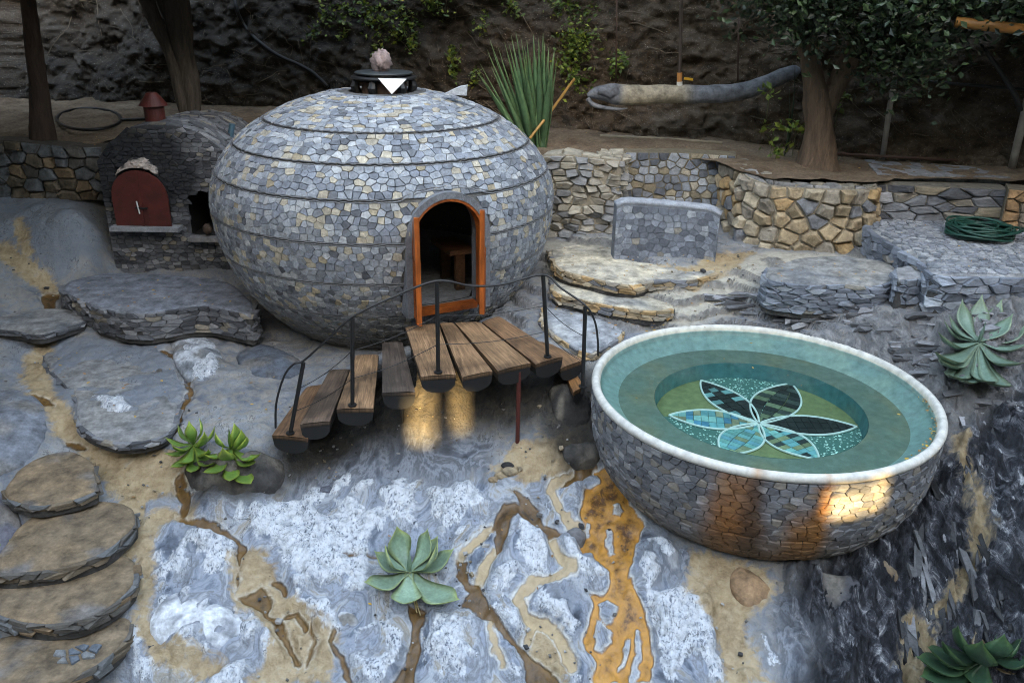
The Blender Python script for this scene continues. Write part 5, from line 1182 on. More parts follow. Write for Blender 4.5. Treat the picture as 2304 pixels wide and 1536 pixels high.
# ------------------------------------------------------------------ plants
def leaf_geo(B, T, W, up=0.25, col=(0.1, 0.2, 0.1), tip=(0.3, 0.3, 0.1), n=12, fold=0.22, droop=0.0, thick=0.10, narrow=False):
    B, T = np.asarray(B, float), np.asarray(T, float); L = np.linalg.norm(T - B); Z = np.array([0, 0, 1.0])
    d = (T - B) / L; side = np.cross(d, Z); side /= np.linalg.norm(side) + 1e-9; upv = np.cross(side, d)
    V, C = [], []
    for i in range(n + 1):
        t = i / n; p = B + (T - B) * t + upv * L * (up * (-1) * math.sin(math.pi * t) * 0.35 + droop * t ** 3)
        if narrow: wd = W * (0.55 + 0.45 * math.sin(math.pi * min(1, t * 1.3))) * max(0.03, 1 - t ** 3)
        else: wd = W * (0.30 + 0.70 * sstep(0.05, 0.58, t)) * max(0.02, (1 - sstep(0.58, 1.03, t) ** 1.1))
        for s, h in ((-1, fold), (-0.5, fold * 0.28), (0, 0), (0.5, fold * 0.28), (1, fold)): V.append(p + side * wd * s + upv * wd * h)
        for s in (0.5, -0.5): V.append(p + side * wd * s - upv * wd * (thick + 0.12 * (1 - t)))
        k = float(sstep(0.62, 1.0, t)); e = 0.5 * k
        cb = np.asarray(col) * (0.82 + 0.25 * t); ct = np.asarray(tip)
        for s in (1, .5, .1, .5, 1, .4, .4): m_ = min(.95, k * 0.70 * (0.5 + 0.5 * s) + (0.42 if s == 1 else 0)); C.append(cb * (1 - m_) + ct * m_)
    m = 7; f = [(i * m + k, i * m + (k + 1) % m, (i + 1) * m + (k + 1) % m, (i + 1) * m + k) for i in range(n) for k in range(m)]
    f.append(tuple(n * m + k for k in range(m)))
    return np.array(V), f, np.array(C)
def agave(center, tips, W, label, col, tip, name='agave', z=None, stalk=None, up=0.5):
    """tips: (photo x, photo y, rise above the heart)"""
    B = at_g(*center) + (0, 0, 0.05) if z is None else at_z(*center, z)
    root = empty(name, B - (0, 0, .05)); tag(root, label, 'plant')
    rr = random.Random(center[0])
    for tx, ty, dz in tips:
        T = at_z(tx, ty, B[2] + dz); d = T - B; L = np.linalg.norm(d)
        if L > 0.9: T = B + d * 0.9 / L; L = .9
        k = rr.uniform(.85, 1.12)
        V, f, C = leaf_geo(B + d / L * 0.02, T, W * min(1.15, 0.55 + 0.9 * L), up, np.asarray(col) * k, tip)
        mk('leaf', V, f, MAGAVE, root, C, True)
    for k in range(5):
        a_ = rr.uniform(0, 6.28); q = B[:2] + np.array([math.cos(a_), math.sin(a_)]) * rr.uniform(.14, .22)
        V, f, C = leaf_geo(B - (0, 0, .03), (q[0], q[1], float(gz(*q)) + .015), W * .45, .3, (0.16, 0.115, 0.06), (0.10, 0.07, 0.04)); mk('dead_leaf', V, f, MAGAVE, root, C, True)
    V, f, C = leaf_geo(B, B + np.array([0.01, -0.02, 0.22]), 0.02, 0, np.asarray(col) * .8, col, narrow=True, thick=.8); mk('bud', V, f, MAGAVE, root, C, True)
    for q in stalk or []:
        mk('dry_stalk', *tube([B, (B + at_g(*q)) / 2 + (0, -.02, -.01), at_g(*q) + (0, 0, .01)], [.012, .008, .004], 6), MATTR, root, (0.35, 0.27, 0.13))
    return root
blu, blt = (0.25, 0.37, 0.27), (0.42, 0.46, 0.10)
agave((922, 1298), [(893, 1183, .34), (962, 1188, .34), (842, 1238, .22), (866, 1222, .30), (1022, 1232, .20), (982, 1222, .30), (818, 1308, .10), (1034, 1348, .05), (908, 1358, .06), (985, 1205, .22)], 0.122, 'pale blue-green agave with yellow leaf tips in the middle foreground', blu, blt, stalk=[(938, 1380), (946, 1386)])
grn, grt = (0.15, 0.28, 0.06), (0.44, 0.50, 0.07)
agave((438, 1012), [(400, 952, .22), (447, 938, .26), (483, 958, .22), (370, 982, .12), (366, 1018, .08), (382, 1050, .03), (430, 1062, .0), (480, 1040, .08), (425, 945, .28), (385, 1000, .14), (405, 1040, .06), (460, 970, .25), (470, 1010, .15)], 0.062, 'bright green agave, left of the pair below the log steps', grn, grt)
agave((522, 1022), [(526, 950, .28), (484, 972, .22), (556, 980, .20), (588, 1018, .12), (565, 1088, -.02), (516, 1082, -.02), (455, 1062, .06), (452, 1018, .12), (543, 965, .26), (575, 1040, .06), (500, 1005, .28)], 0.07, 'bright green agave, right of the pair below the log steps', grn, grt)
dkb, dkt = (0.15, 0.235, 0.185), (0.20, 0.25, 0.13)
agave((2198, 782), [(2165, 672, 0.30), (2210, 662, 0.32), (2255, 672, 0.29), (2110, 745, 0.16), (2122, 715, 0.20), (2300, 690, 0.21), (2318, 725, 0.17), (2322, 770, 0.11), (2310, 815, 0.06), (2282, 868, -0.01), (2240, 858, -0.01), (2170, 862, -0.02), (2128, 848, 0.00), (2104, 790, 0.09), (2135, 705, 0.22), (2280, 705, 0.25), (2112, 805, 0.07)], 0.088, 'large grey-green agave on the rock at the right edge', dkb, dkt)
agave((2215, 1490), [(2155, 1405, .32), (2085, 1452, .16), (2060, 1475, .10), (2260, 1425, .32), (2300, 1432, .26), (2330, 1480, .18), (2120, 1440, .24), (2070, 1520, .05), (2210, 1440, .36), (2190, 1540, .0)], 0.105, 'dark green agave cut off by the lower right corner', (0.035, 0.085, 0.05), (0.06, 0.12, 0.03))
def flax():
    B = at_y(1205, 318, 10.9); B[2] = 2.15; root = empty('flax_plant', B); tag(root, 'tall spiky green flax with upright sword leaves behind the dome', 'plant'); rr = random.Random(12)
    tips = [(1078, 140), (1095, 110), (1100, 85), (1120, 105), (1135, 95), (1150, 80), (1160, 70), (1172, 85), (1185, 90), (1200, 78), (1212, 85), (1222, 75), (1235, 105), (1248, 112), (1255, 125), (1082, 170), (1110, 120), (1128, 135), (1142, 125), (1166, 115), (1178, 130), (1192, 120), (1206, 125), (1218, 118), (1240, 140), (1252, 150), (1090, 190), (1105, 150), (1180, 105), (1226, 95), (1145, 100), (1116, 165), (1070, 155), (1156, 140), (1246, 118), (1198, 140)]
    for i, (tx, ty) in enumerate(tips):
        T = at_y(tx, ty, 10.9 + rr.uniform(-.35, .25)); b = B + np.array([(tx - 1175) * .0016, rr.uniform(-.08, .08), 0])
        k = rr.uniform(.6, 1.2); V, f, C = leaf_geo(b, T, 0.06, 0.0, np.array((0.08, 0.165, 0.08)) * k, (0.14, 0.22, 0.08), 10, 0.5, 0.0, 0.1, True); mk('leaf', V, f, MLEAF, root, C, True)
flax()
def leaf_cloud(P, size, rr, cols, flat=0.0):
    """small folded leaves at the given points"""
    n = len(P); a = rr.uniform(0, 2 * math.pi, n); e = rr.uniform(-0.9, 0.9, n); L = size * rr.uniform(.6, 1.3, n)
    d = np.c_[np.cos(a) * np.cos(e), np.sin(a) * np.cos(e), np.sin(e)]; r2 = rr.normal(size=(n, 3)); s = np.cross(d, r2); s /= np.linalg.norm(s, axis=1)[:, None]; u = np.cross(d, s)
    V = np.stack([P, P + d * L[:, None] * .5 + s * L[:, None] * .28 + u * L[:, None] * .08, P + d * L[:, None], P + d * L[:, None] * .5 - s * L[:, None] * .28 + u * L[:, None] * .08], 1).reshape(-1, 3)
    f = [q for i in range(n) for q in ((4 * i, 4 * i + 1, 4 * i + 2), (4 * i, 4 * i + 2, 4 * i + 3))]
    ci = rr.randint(0, len(cols), n); C = np.repeat(np.asarray(cols)[ci] * rr.uniform(.7, 1.25, n)[:, None], 4, 0)
    return V, f, C
VG = [(0.12, 0.18, 0.025), (0.08, 0.14, 0.02), (0.20, 0.24, 0.03), (0.05, 0.09, 0.018)]
vines = [([(735, 10), (728, 50)], 22, 70, 'leafy vine tuft, leftmost on the bank'), ([(775, 5), (772, 45), (765, 80)], 18, 90, 'thin trailing vine just right of the leftmost tuft'), ([(815, 20), (845, 45), (870, 40)], 34, 240, 'yellow-green vine clump above the left of the dome'), ([(900, 10), (905, 55), (890, 90)], 16, 110, 'narrow vine hanging above the black vent'), ([(925, 40), (928, 80), (930, 110)], 15, 120, 'short bright vine right of the narrow one above the vent'), ([(965, 0), (985, 20)], 24, 120, 'leafy vine tuft at the top edge above the dome'), ([(1020, 105), (1018, 140), (1022, 175)], 13, 110, 'bright green vine strand left of the flax'),
 ([(1085, 30), (1080, 70)], 18, 60, 'sparse vine directly above the flax'), ([(1150, 10), (1160, 25)], 18, 70, 'small vine tuft high above the flax tips'), ([(1290, 70), (1300, 100), (1320, 90)], 36, 300, 'dense vine clump right above the flax'), ([(1275, 120), (1290, 150), (1300, 200)], 28, 240, 'drooping vine clump beside the flax leaves'), ([(1240, 10), (1280, 20), (1330, 30)], 26, 160, 'vine tuft at the top edge right of the flax'), ([(1385, 115), (1395, 145), (1380, 160)], 18, 90, 'small vine on the thin rusty pipe'), ([(1070, 160), (1072, 190)], 12, 50, 'little vine at the left foot of the flax'),
 ([(850, 100), (845, 140)], 12, 50, 'small faint vine left behind the vent rock'), ([(690, 90), (720, 60)], 16, 40, 'faint vine near the black cliff hose')]
RS = np.random.RandomState(5)
for path, spread, num, lab in vines:
    q = spline(path, 6); k = RS.randint(0, len(q), num); P = []
    for i in k:
        a, b = q[i] + RS.normal(size=2) * spread * 0.55; P.append(at_cliff(a, b, 0.03 + abs(RS.normal()) * .08))
    V, f, C = leaf_cloud(np.array(P), 0.075, RS, VG)
    root = empty('vine', at_cliff(*path[-1])); tag(root, lab, 'vine', 'vines hanging on the bank')
    mk('foliage', V, f, MLEAF, root, C); mk('stem', *tube([at_cliff(a, b, 0.04) for a, b in q], 0.008, 5), MBARK, root, (0.08, 0.06, 0.04))
def tree(name, limbs, crown, label, bark, leaves=None, size=0.09, seed=0, ncl=60):
    base = limbs[0][0][0]; root = empty(name, base); tag(root, label, 'tree'); g = G()
    for k, (pts, rad) in enumerate(limbs):
        P = spline(pts, 8); r = np.interp(np.linspace(0, 1, len(P)), np.linspace(0, 1, len(rad)), rad)
        V, f = tube(P, r, 14); c = V.mean(0)
        nn = fbm(V[:, 0] * 6 + V[:, 1] * 5, V[:, 2] * 2.2, 4, seed + k); ctr = np.repeat(P, 14, 0); V = ctr + (V - ctr) * (1 + 0.30 * nn)[:, None]
        mk('trunk' if k == 0 else 'branch', V, f, MBARK, root, bark, True)
    if crown is not None:
        rr = np.random.RandomState(seed); P = []
        sizes = []
        for (cx, cy, cz), (rx, ry, rz), n, *big in crown:
            sizes.append(np.full(n, big[0] if big else size))
            nc_ = ncl if not big else ncl * 4; cl = rr.normal(size=(nc_, 3)); cl /= np.linalg.norm(cl, axis=1)[:, None]; cl *= rr.uniform(.05, 1.0, (nc_, 1)) ** .5; cl = cl * (rx, ry, rz) + (cx, cy, cz)
            P.append(cl[rr.randint(0, nc_, n)] + rr.normal(size=(n, 3)) * 0.17)
        V, f, C = leaf_cloud(np.vstack(P), np.concatenate(sizes), rr, leaves); mk('crown', V, f, MLEAF, root, C)
    return root
DG = [(0.009, 0.021, 0.008), (0.013, 0.030, 0.010), (0.006, 0.014, 0.006), (0.026, 0.052, 0.015)]
tb = at_z(1838, 378, 2.13); TYR = tb[1]
pt = lambda px, py, dy=0: at_y(px, py, TYR + dy)
tree('leaning_tree', [([tb - (0, 0, .15), pt(1838, 350), pt(1845, 290), pt(1838, 230), pt(1830, 180), pt(1815, 110, .1), pt(1790, 20, .3), pt(1760, -90, .5)], [.30, .22, .16, .15, .13, .11, .09, .06]),
  ([pt(1850, 262), pt(1868, 215), pt(1895, 165), pt(1925, 100, -.1), pt(1960, 0, -.2), pt(1990, -120, -.3)], [.11, .12, .11, .09, .07, .05]), ([pt(1815, 385), pt(1822, 355), pt(1840, 315)], [.05, .08, .07]), ([pt(1870, 388), pt(1858, 360), pt(1846, 320)], [.05, .08, .08])],
  [((3.9, 9.3, 4.15), (1.25, .9, .62), 8000), ((2.9, 9.4, 4.15), (.75, .7, .42), 3000), ((5.2, 8.9, 4.2), (1.0, .9, .50), 6000), ((4.0, 9.1, 3.55), (.45, .5, .30), 1400), ((4.2, 9.4, 5.3), (2.8, 1.9, 1.0), 22000), ((6.8, 8.4, 4.9), (1.8, 2.2, 1.0), 14000), ((1.6, 10.2, 5.9), (1.8, 1.6, .8), 9000), ((7.2, 8.8, 4.75), (2.4, 3.0, .42), 24000, .16)],  # last wide crown is added out of view to deepen the bank's shade
  'dark-leaved tree with forked trunk growing in the stone planter at right', (0.13, 0.085, 0.055), DG, 0.085, 3)
b1 = at_z(95, 315, 2.2); p1 = lambda px, py, dy=0: at_y(px, py, b1[1] + dy)
tree('shade_tree', [([b1 - (0, 0, .1), p1(92, 260), p1(85, 180), p1(78, 110), p1(62, 0), p1(40, -120), p1(30, -260)], [.17, .13, .11, .10, .09, .08, .06])], [((-6.6, 9.2, 5.3), (2.6, 2.8, 0.9), 24000), ((-8.5, 7.0, 5.0), (2.0, 2.2, 1.0), 12000), ((-6.9, 7.0, 4.85), (3.9, 5.2, .42), 52000, .17)], 'slim brown trunk in deep shade at the far left', (0.06, 0.034, 0.022), DG, 0.10, 7)  # last wide crown added unseen overhead, shaped to darken the left side
b2 = at_z(428, 275, 2.25); p2 = lambda px, py, dy=0: at_y(px, py, b2[1] + dy)
tree('shade_tree', [([b2 - (0, 0, .1), p2(430, 240), p2(420, 160), p2(402, 60), p2(395, -20), p2(390, -150), p2(380, -300)], [.13, .14, .14, .17, .16, .13, .09]), ([p2(420, 274, -.1), p2(408, 220, -.1), p2(385, 130, -.1), p2(352, 50, -.1), p2(320, -20, -.1), p2(270, -150)], [.07, .08, .085, .10, .09, .06]), ([p2(398, 70), p2(370, 20), p2(355, -20), p2(330, -120)], [.07, .06, .05, .04])],
  [((-4.0, 10.8, 5.3), (3.0, 2.2, 0.9), 30000, .15), ((-0.6, 11.0, 6.2), (2.6, 1.8, .8), 14000)], 'pale twin trunk of an old tree behind the oven', (0.10, 0.08, 0.065), DG, 0.10, 9)
def sapling(px, py, num, lab, y, h=.35):
    B = at_y(px, py, y); root = empty('seedling', B); tag(root, lab, 'plant', 'yellow-green seedlings round the planter tree'); rr = np.random.RandomState(px)
    P = B + np.c_[rr.normal(size=num) * .07, rr.normal(size=num) * .05, rr.normal(size=num) * .05]; V, f, C = leaf_cloud(P, 0.09, rr, [(0.16, 0.20, 0.03), (0.10, 0.16, 0.025)])
    mk('foliage', V, f, MLEAF, root, C); mk('stem', *tube([B - (0, 0, h), B], 0.006, 5), MBARK, root, (0.08, 0.08, 0.03))
for px, py, num, lab in ((1748, 338, 26, 'yellow-green seedling low on the dirt left of the planter tree'), (1742, 288, 22, 'yellow-green sprig halfway up left of the planter tree'), (1792, 286, 26, 'yellow-green sprig touching the planter tree trunk'), (1732, 208, 18, 'yellow-green sprig below the serpent tail'), (1890, 218, 16, 'yellow-green sprig right of the planter tree fork')):
    sapling(px, py, num, lab, TYR + 0.2)
def strap_plant():
    B = at_z(1870, 385, 2.12); root = empty('strap_plant', B); tag(root, 'dark strap-leaved plant at the foot of the planter tree', 'plant')
    for tx, ty in ((1845, 380), (1868, 330), (1880, 345), (1892, 352), (1850, 398), (1878, 325)):
        V, f, C = leaf_geo(B, at_y(tx, ty, B[1] + .05), 0.03, -.3, (0.03, 0.06, 0.03), (0.10, 0.13, 0.05), 8, .3, 0, .1, True); mk('leaf', V, f, MLEAF, root, C, True)
    B = at_z(1765, 350, 2.16); root = empty('strap_plant', B); tag(root, 'single tall dark grass-like plant left of the planter tree', 'plant')
    for tx, ty in ((1788, 130), (1775, 180), (1782, 225), (1800, 260)):
        V, f, C = leaf_geo(B, at_y(tx, ty, B[1]), 0.025, -.1, (0.018, 0.035, 0.016), (0.02, 0.04, 0.016), 8, .3, 0, .1, True); mk('leaf', V, f, MLEAF, root, C, True)
strap_plant()
def tuft(px, py, lab, n=26, s=.035):
    B = at_g(px, py); rr = np.random.RandomState(px); V, f, C = leaf_cloud(B + rr.normal(size=(n, 3)) * (.03, .03, .012) + (0, 0, .02), s, rr, VG)
    tag(mk('weed', V, f, MLEAF, None, C), lab, 'weed')
tuft(294, 764, 'tiny green weed at the foot of the wavy terrace edge'); tuft(20, 1226, 'tiny green weed on the dark rock at the left edge')

# ------------------------------------------------------------------ pipes, poles, hoses, sculpture
def serpent():
    Y0 = 10.75; root = empty('serpent_spout', at_y(1550, 300, Y0)); tag(root, 'grey carved serpent spout with open mouth hanging before the bank', 'sculpture')
    ys = lambda px: Y0 + 0.0 * px
    pts = [(1322, 216), (1345, 210), (1380, 212), (1430, 214), (1500, 213), (1570, 212), (1640, 210), (1690, 200), (1740, 180), (1785, 162), (1800, 158)]
    rad = [.03, .085, .125, .115, .115, .11, .11, .105, .10, .085, .03]
    P = spline([at_y(a, b, Y0) for a, b in pts], 8); r = np.interp(np.linspace(0, 1, len(P)), np.linspace(0, 1, len(rad)), rad); V, f = tube(P, r, 20)
    ctr = np.repeat(P, 20, 0); V = ctr + (V - ctr) * (1 + 0.16 * fbm(V[:, 0] * 6, V[:, 2] * 8, 4, 3))[:, None]
    x0, x1 = at_y(1400, 214, Y0)[0], at_y(1545, 214, Y0)[0]
    k = (sstep(x0 - .08, x0 + .05, V[:, 0]) * sstep(x1 + .12, x1 - .1, V[:, 0]))[:, None]; c = np.array([.15, .16, .18]) * (1 - k) + np.array([.33, .29, .22]) * k
    mk('body', V, f, MROCK, root, c, True)
    P = spline([at_y(a, b, Y0 - .03) for a, b in ((1322, 222), (1335, 236), (1362, 243), (1392, 246), (1412, 244))], 8); r = np.interp(np.linspace(0, 1, len(P)), [0, .3, .7, 1], [.05, .05, .035, .008]); mk('lower_jaw', *tube(P, r, 12, True, .6), MROCK, root, (.17, .18, .20), True)
    P = spline([at_y(a, b, Y0 - .06) for a, b in ((1345, 204), (1375, 206), (1405, 216))], 6); mk('upper_jaw', *tube(P, np.interp(np.linspace(0, 1, len(P)), [0, .5, 1], [.05, .10, .02]), 14), MROCK, root, (.13, .14, .16), True)
    # supply pipe with valve
    t = G(); root2 = empty('water_pipe', at_y(1529, 190, Y0)); tag(root2, 'thin upright pipe with orange fitting and yellow tap above the serpent', 'pipe')
    mk('pipe', *tube([at_y(1529, 178, Y0), at_y(1531, 90, Y0), at_y(1534, -60, Y0)], .02, 8), M_plain('brown_pipe', (.05, .035, .028), .6), root2)
    mk('fitting', *tube([at_y(1529, 164, Y0 - .0), at_y(1529, 186, Y0)], .033, 10), M_plain('orange_fitting', (.42, .18, .05), .5), root2); mk('white_joint', *tube([at_y(1529, 184, Y0), at_y(1529, 200, Y0)], .036, 10), MWHITE, root2)
    mk('tap_handle', *boxo(at_y(1549, 178, Y0 - .03), (1, 0, -.1), (0, 1, 0), (.1, 0, 1), .055, .012, .014), M_plain('yellow_tap', (.62, .33, .02), .5), root2)
serpent()
def rod(name, pts, r, mat, label, cat, group=None, col=None, n=8):
    return tag(mk(name, *tube(pts, r, n), mat, None, col, True), label, cat, group)
MPOLE = M_plain('bleached_pole', (0.33, 0.31, 0.29), .7, var=.4, scale=5); MRUST = M_plain('rusty_rod', (0.06, 0.03, 0.02), .7)
yA = at_z(1984, 366, 2.16)[1]; yB = at_z(2276, 386, 2.16)[1]
rod('pole', [at_z(1984, 368, 2.12), at_y(2002, 240, yA), at_y(2030, 90, yA)], .035, MPOLE, 'bleached slanting wooden pole standing on the concrete slab', 'pole')
rod('pole', [at_z(2274, 388, 2.12), at_y(2290, 320, yB), at_y(2318, 200, yB), at_y(2330, 60, yB)], .045, MPOLE, 'bleached slanting wooden pole at the right edge of frame', 'pole')
rod('cross_pipe', [at_y(2016, 178, yA), at_y(2160, 190, (yA + yB) / 2), at_y(2330, 203, yB)], .018, MIRON, 'dark thin pipe running between the two bleached poles', 'pipe')
rod('bamboo_beam', [at_y(2150, 50, 8.6), at_y(2240, 60, 8.5), at_y(2400, 76, 8.4)], .05, M_plain('orange_bamboo', (.30, .13, .03), .5), 'orange bamboo beam in the top right corner', 'beam')
rod('branch', [at_y(2215, 110, 9.2), at_y(2250, 160, 9.2), at_y(2285, 215, 9.2), at_y(2296, 250, 9.2)], [.02, .025, .03, .03], MIRON, 'crooked dark bare branch beside the right pole', 'branch')
rod('bamboo_cane', [at_y(1192, 312, 10.5), at_y(1240, 250, 10.9), at_y(1292, 178, 11.3)], .018, M_plain('bamboo', (.40, .22, .06), .5), 'orange bamboo cane leaning right of the flax', 'cane')
rod('timber_pole', [at_z(1350, 306, 2.21), at_z(1480, 312, 2.21), at_z(1625, 322, 2.21)], .022, M_plain('grey_pole', (.30, .25, .18), .8), 'thin straight pole lying on the dirt below the serpent', 'pole')
rod('timber_pole', [at_z(1880, 346, 2.24), at_z(2060, 356, 2.22), at_z(2240, 366, 2.2)], .018, MRUST, 'thin rusty rod lying along the foot of the bank at right', 'rod')
rod('white_pipe', [at_z(1212, 262, 2.35), at_z(1240, 261, 2.35)], .03, MWHITE, 'short white pipe end poking out beside the flax', 'pipe')
for px, y0, y1, lab in ((1386, -40, 190, 'thin rusty hanging rod left of the serpent pipe'), (1660, 40, 185, 'thin rusty hanging rod above the serpent tail')):
    rod('hanging_rod', [at_y(px + 2, y0, 11.0), at_y(px, y1, 11.0)], .010, MRUST, lab, 'rod')
rod('black_hose', spline([at_cliff(a, b, .06) for a, b in ((527, -20), (532, 20), (548, 55), (580, 92), (625, 125), (670, 145), (705, 165), (738, 196))], 6), .028, MHOSE, 'black hose running down the bank to the dome', 'hose')
loop = [at_z(200 + 72 * math.cos(t), 268 + 24 * math.sin(t), 2.27) for t in np.linspace(0.2, 2 * math.pi + .1, 40)]
rod('black_hose', np.array(loop + [at_z(330, 268, 2.27), at_z(420, 280, 2.25), at_z(560, 280, 2.25)]), .022, MHOSE, 'black hose laid in a wide loop on the dirt behind the oven', 'hose')
def hose_coil():
    c = at_z(2206, 528, 1.74); rr = random.Random(3); root = empty('hose_coil', c - (0, 0, .03)); tag(root, 'coiled dark green garden hose on the pebble platform', 'hose')
    m = M_plain('green_hose', (0.010, 0.055, 0.04), .4); R0, k = 0.355, 0
    for j in range(22):
        R_ = R0 * (rr.uniform(.55, 1.0)); off = np.array([rr.uniform(-.05, .05), rr.uniform(-.06, .06), 0]); zz = rr.uniform(0.005, .10); ph = rr.uniform(0, 6.28); e = rr.uniform(.70, .95)
        P = [c + off + np.array([R_ * math.cos(t), R_ * e * math.sin(t), zz + .02 * math.sin(t * 2 + ph)]) for t in np.linspace(0, 2 * math.pi, 34)]
        mk('hose_loop', *tube(P, .012, 6, False), m, root, None, True)
hose_coil()
# pebbles set in the platform and the lowest steps
def pebbles(px, z, size, seed, pal, name, label, num=300):
    O = outline(px, z, 50); lo, hi = O.min(0), O.max(0); rng = random.Random(seed); polys = []
    for pl in cells(lo[0], hi[0], lo[1], hi[1], size, size * .8, rng, size * .22):
        m = np.mean(pl, 0)
        if sd_poly(m[None], O)[0] < -size * .6: polys.append((np.array([(a, b, z + .012) for a, b in pl]), np.array([0, 0, 1.0])))
    return polys
bpy.context.view_layer.update()
plat = bpy.data.objects['paved_platform']
facing(plat, pebbles([(1952, 500), (2030, 486), (2180, 478), (2360, 470), (2400, 560), (2380, 622), (2304, 622), (2200, 622), (2102, 618), (2080, 594), (2020, 556), (1960, 520)], 1.70, .085, 3, PAL_SLATE, '', ''), MS, [((0.24, 0.255, 0.29), 3), ((0.33, 0.34, 0.36), 3), ((0.17, 0.185, 0.21), 2)], random.Random(2), h=0.006, bev=.2, rnd=True, tilt=.04, name='paving_stone', stuff_name='small_paving_stones')
st = [o for o in bpy.data.objects if o.name.startswith('stone_step')]
facing(st[-1], pebbles([(100, 1470), (180, 1440), (250, 1440), (250, 1465), (180, 1500), (110, 1510)], -.17, .085, 5, None, '', ''), MS, [((0.14, 0.165, 0.20), 3), ((0.20, 0.21, 0.22), 1)], random.Random(2), h=0.010, bev=.2, rnd=True, tilt=.04, name='pebble')
facing(st[-2], pebbles([(250, 1320), (285, 1265), (304, 1275), (300, 1310), (265, 1345)], .0, .085, 6, None, '', ''), MS, [((0.14, 0.165, 0.20), 3), ((0.20, 0.21, 0.22), 1)], random.Random(2), h=0.010, bev=.2, rnd=True, tilt=.04, name='pebble')
def grit():
    rr = random.Random(77); g = G()
    for x0, x1, y0, y1, num in ((200, 1700, 1080, 1530, 420), (0, 620, 560, 1060, 160), (1220, 1700, 560, 760, 160), (620, 1340, 900, 1080, 120)):
        for _ in range(num):
            p = at_g(rr.uniform(x0, x1), rr.uniform(y0, y1)); r = rr.uniform(.004, .011) * (2.0 if rr.random() < .12 else 1)
            if np.hypot(*(p[:2] - PC)) < PR: continue
            V, f = boxo((0, 0, 0), (1, 0, 0), (0, 1, 0), (0, 0, 1), r * rr.uniform(.8, 1.6), r, r * .6); a = rr.uniform(0, 3.1); c, s_ = math.cos(a), math.sin(a)
            V = V * np.array([[rr.uniform(.5, 1.2) for _ in range(3)] for _ in range(8)]); V = V @ np.array([[c, s_, 0], [-s_, c, 0], [0, 0, 1]]); k = rr.choice([(.05, .05, .055), (.15, .14, .13), (.28, .22, .15), (.35, .34, .33)])
            V += p; g.add((V, f), k)
    o = g.build('grit', MROCK, None, False, (0, 0, 0)); tag(o, 'grit and stone chips strewn over the rock', kind='stuff')
    m_ = o.modifiers.new('settle', 'SHRINKWRAP') if False else None
grit()
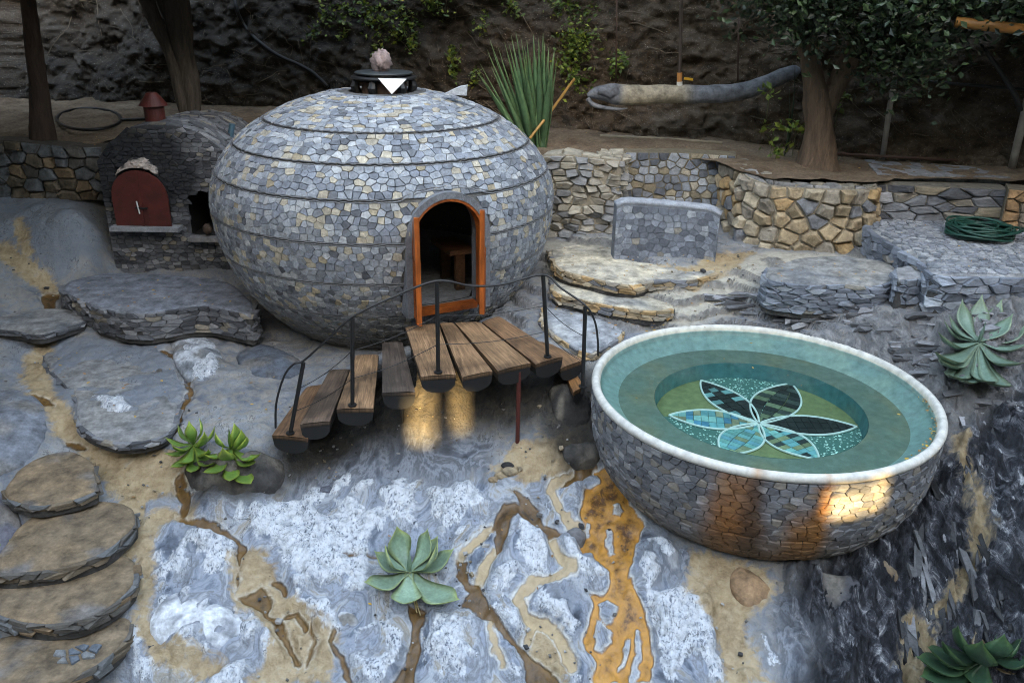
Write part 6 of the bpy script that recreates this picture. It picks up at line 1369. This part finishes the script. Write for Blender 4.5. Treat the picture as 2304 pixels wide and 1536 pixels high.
# fallen leaves
def fallen():
    rr = np.random.RandomState(8); P = []
    def put(x0, x1, y0, y1, n, z=None):
        for _ in range(n):
            a, b = rr.uniform(x0, x1), rr.uniform(y0, y1); P.append((at_g(a, b) if z is None else at_z(a, b, z)) + (0, 0, .014))
    put(170, 520, 625, 690, 60, .91); put(130, 400, 770, 960, 26, .53); put(430, 640, 820, 950, 26); put(1240, 1600, 560, 760, 160, None); put(0, 300, 1000, 1250, 20); put(600, 1300, 1100, 1400, 24); put(1250, 1540, 560, 625, 60, 1.35); put(1740, 2000, 590, 635, 40, 1.515); put(1970, 2300, 500, 615, 16, 1.72)
    for _ in range(70):
        a = rr.normal() * .5 + .9; P.append(np.array([PC[0] + 1.32 * math.sin(a), PC[1] - 1.32 * math.cos(a), PZ - .047]) + np.append(rr.normal(size=2) * .012, 0))
    for _ in range(12):
        a, r = rr.uniform(0, 6.28), rr.uniform(.3, 1.2); P.append(np.array([PC[0] + r * math.sin(a), PC[1] - r * math.cos(a), PZ - .047]))
    for _ in range(240):
        x, y = rr.uniform(-6.5, 6.5), rr.uniform(9.4, 12.2); P.append(np.array([x, y, float(terrace_z(x, y)) + .02]))
    V, f, C = leaf_cloud(np.array(P), .038, rr, [(0.45, 0.27, 0.04), (0.36, 0.17, 0.04), (0.30, 0.16, 0.06)]); V[:, 2] = np.repeat(np.array(P)[:, 2], 4) + (V[:, 2] - np.repeat(np.array(P)[:, 2], 4)) * .25
    tag(mk('fallen_leaves', V, f, MLEAF, None, C, loc=(0, 0, 0)), 'small yellow fallen leaves scattered over rock, ledges and water', kind='stuff')
fallen()

# ------------------------------------------------------------------ added unseen blockers: a wall pierced for sun flecks, and side banks
def light_blockers():
    YH = -15.0
    def hit(p):
        t = (p[1] - YH) / -SUN_DIR[1]; return p[0] + SUN_DIR[0] * t, p[2] + SUN_DIR[2] * t
    holes = []
    for (px, py), w_, h_, on in (((950, 925), .21, .50, 'g'), ((1036, 905), .12, .45, 'g'), ((1905, 1124), .27, .24, 'p'), ((1984, 1114), .13, .26, 'p')):
        p = at_g(px, py) if on == 'g' else at_y(px, py, PC[1] - 1.36)
        x, z = hit(p); holes.append((x - w_ / 2, x + w_ / 2, z - h_ / 2, z + h_ / 2))
    xs = sorted({-24.0, 24.0, *[h[0] for h in holes], *[h[1] for h in holes]}); zs = sorted({-2.0, 19.0, *[h[2] for h in holes], *[h[3] for h in holes]})
    g = G()
    for i in range(len(xs) - 1):
        for k in range(len(zs) - 1):
            cx, cz = (xs[i] + xs[i + 1]) / 2, (zs[k] + zs[k + 1]) / 2
            if any(h[0] < cx < h[1] and h[2] < cz < h[3] for h in holes): continue
            g.add(boxo((cx, YH - .06, cz), (1, 0, 0), (0, 1, 0), (0, 0, 1), (xs[i + 1] - xs[i]) / 2, .06, (zs[k + 1] - zs[k]) / 2), (.14, .125, .105))
    for sx in (-1, 1):
        V, f = hull8(np.array([(sx * 13, -15, -2), (sx * 30, -15, -2), (sx * 30, 18, -2), (sx * 13, 18, -2)][::sx]), np.array([(sx * 17, -15, 13), (sx * 30, -15, 15), (sx * 30, 18, 15), (sx * 17, 18, 13)][::sx])); tag(mk('sky_blocker', V, f, MDIRT, None, (.08, .07, .055)), 'added unseen earth block at the side, shutting out low sky', kind='structure')  # added unseen banks, shaped to cut off low sky light
    o = g.build('sun_blocker', MMOR); tag(o, 'added blocker wall behind the viewer, its small openings shaping the sun flecks', kind='structure')  # made-up wall that blocks the sun except at its openings
light_blockers()
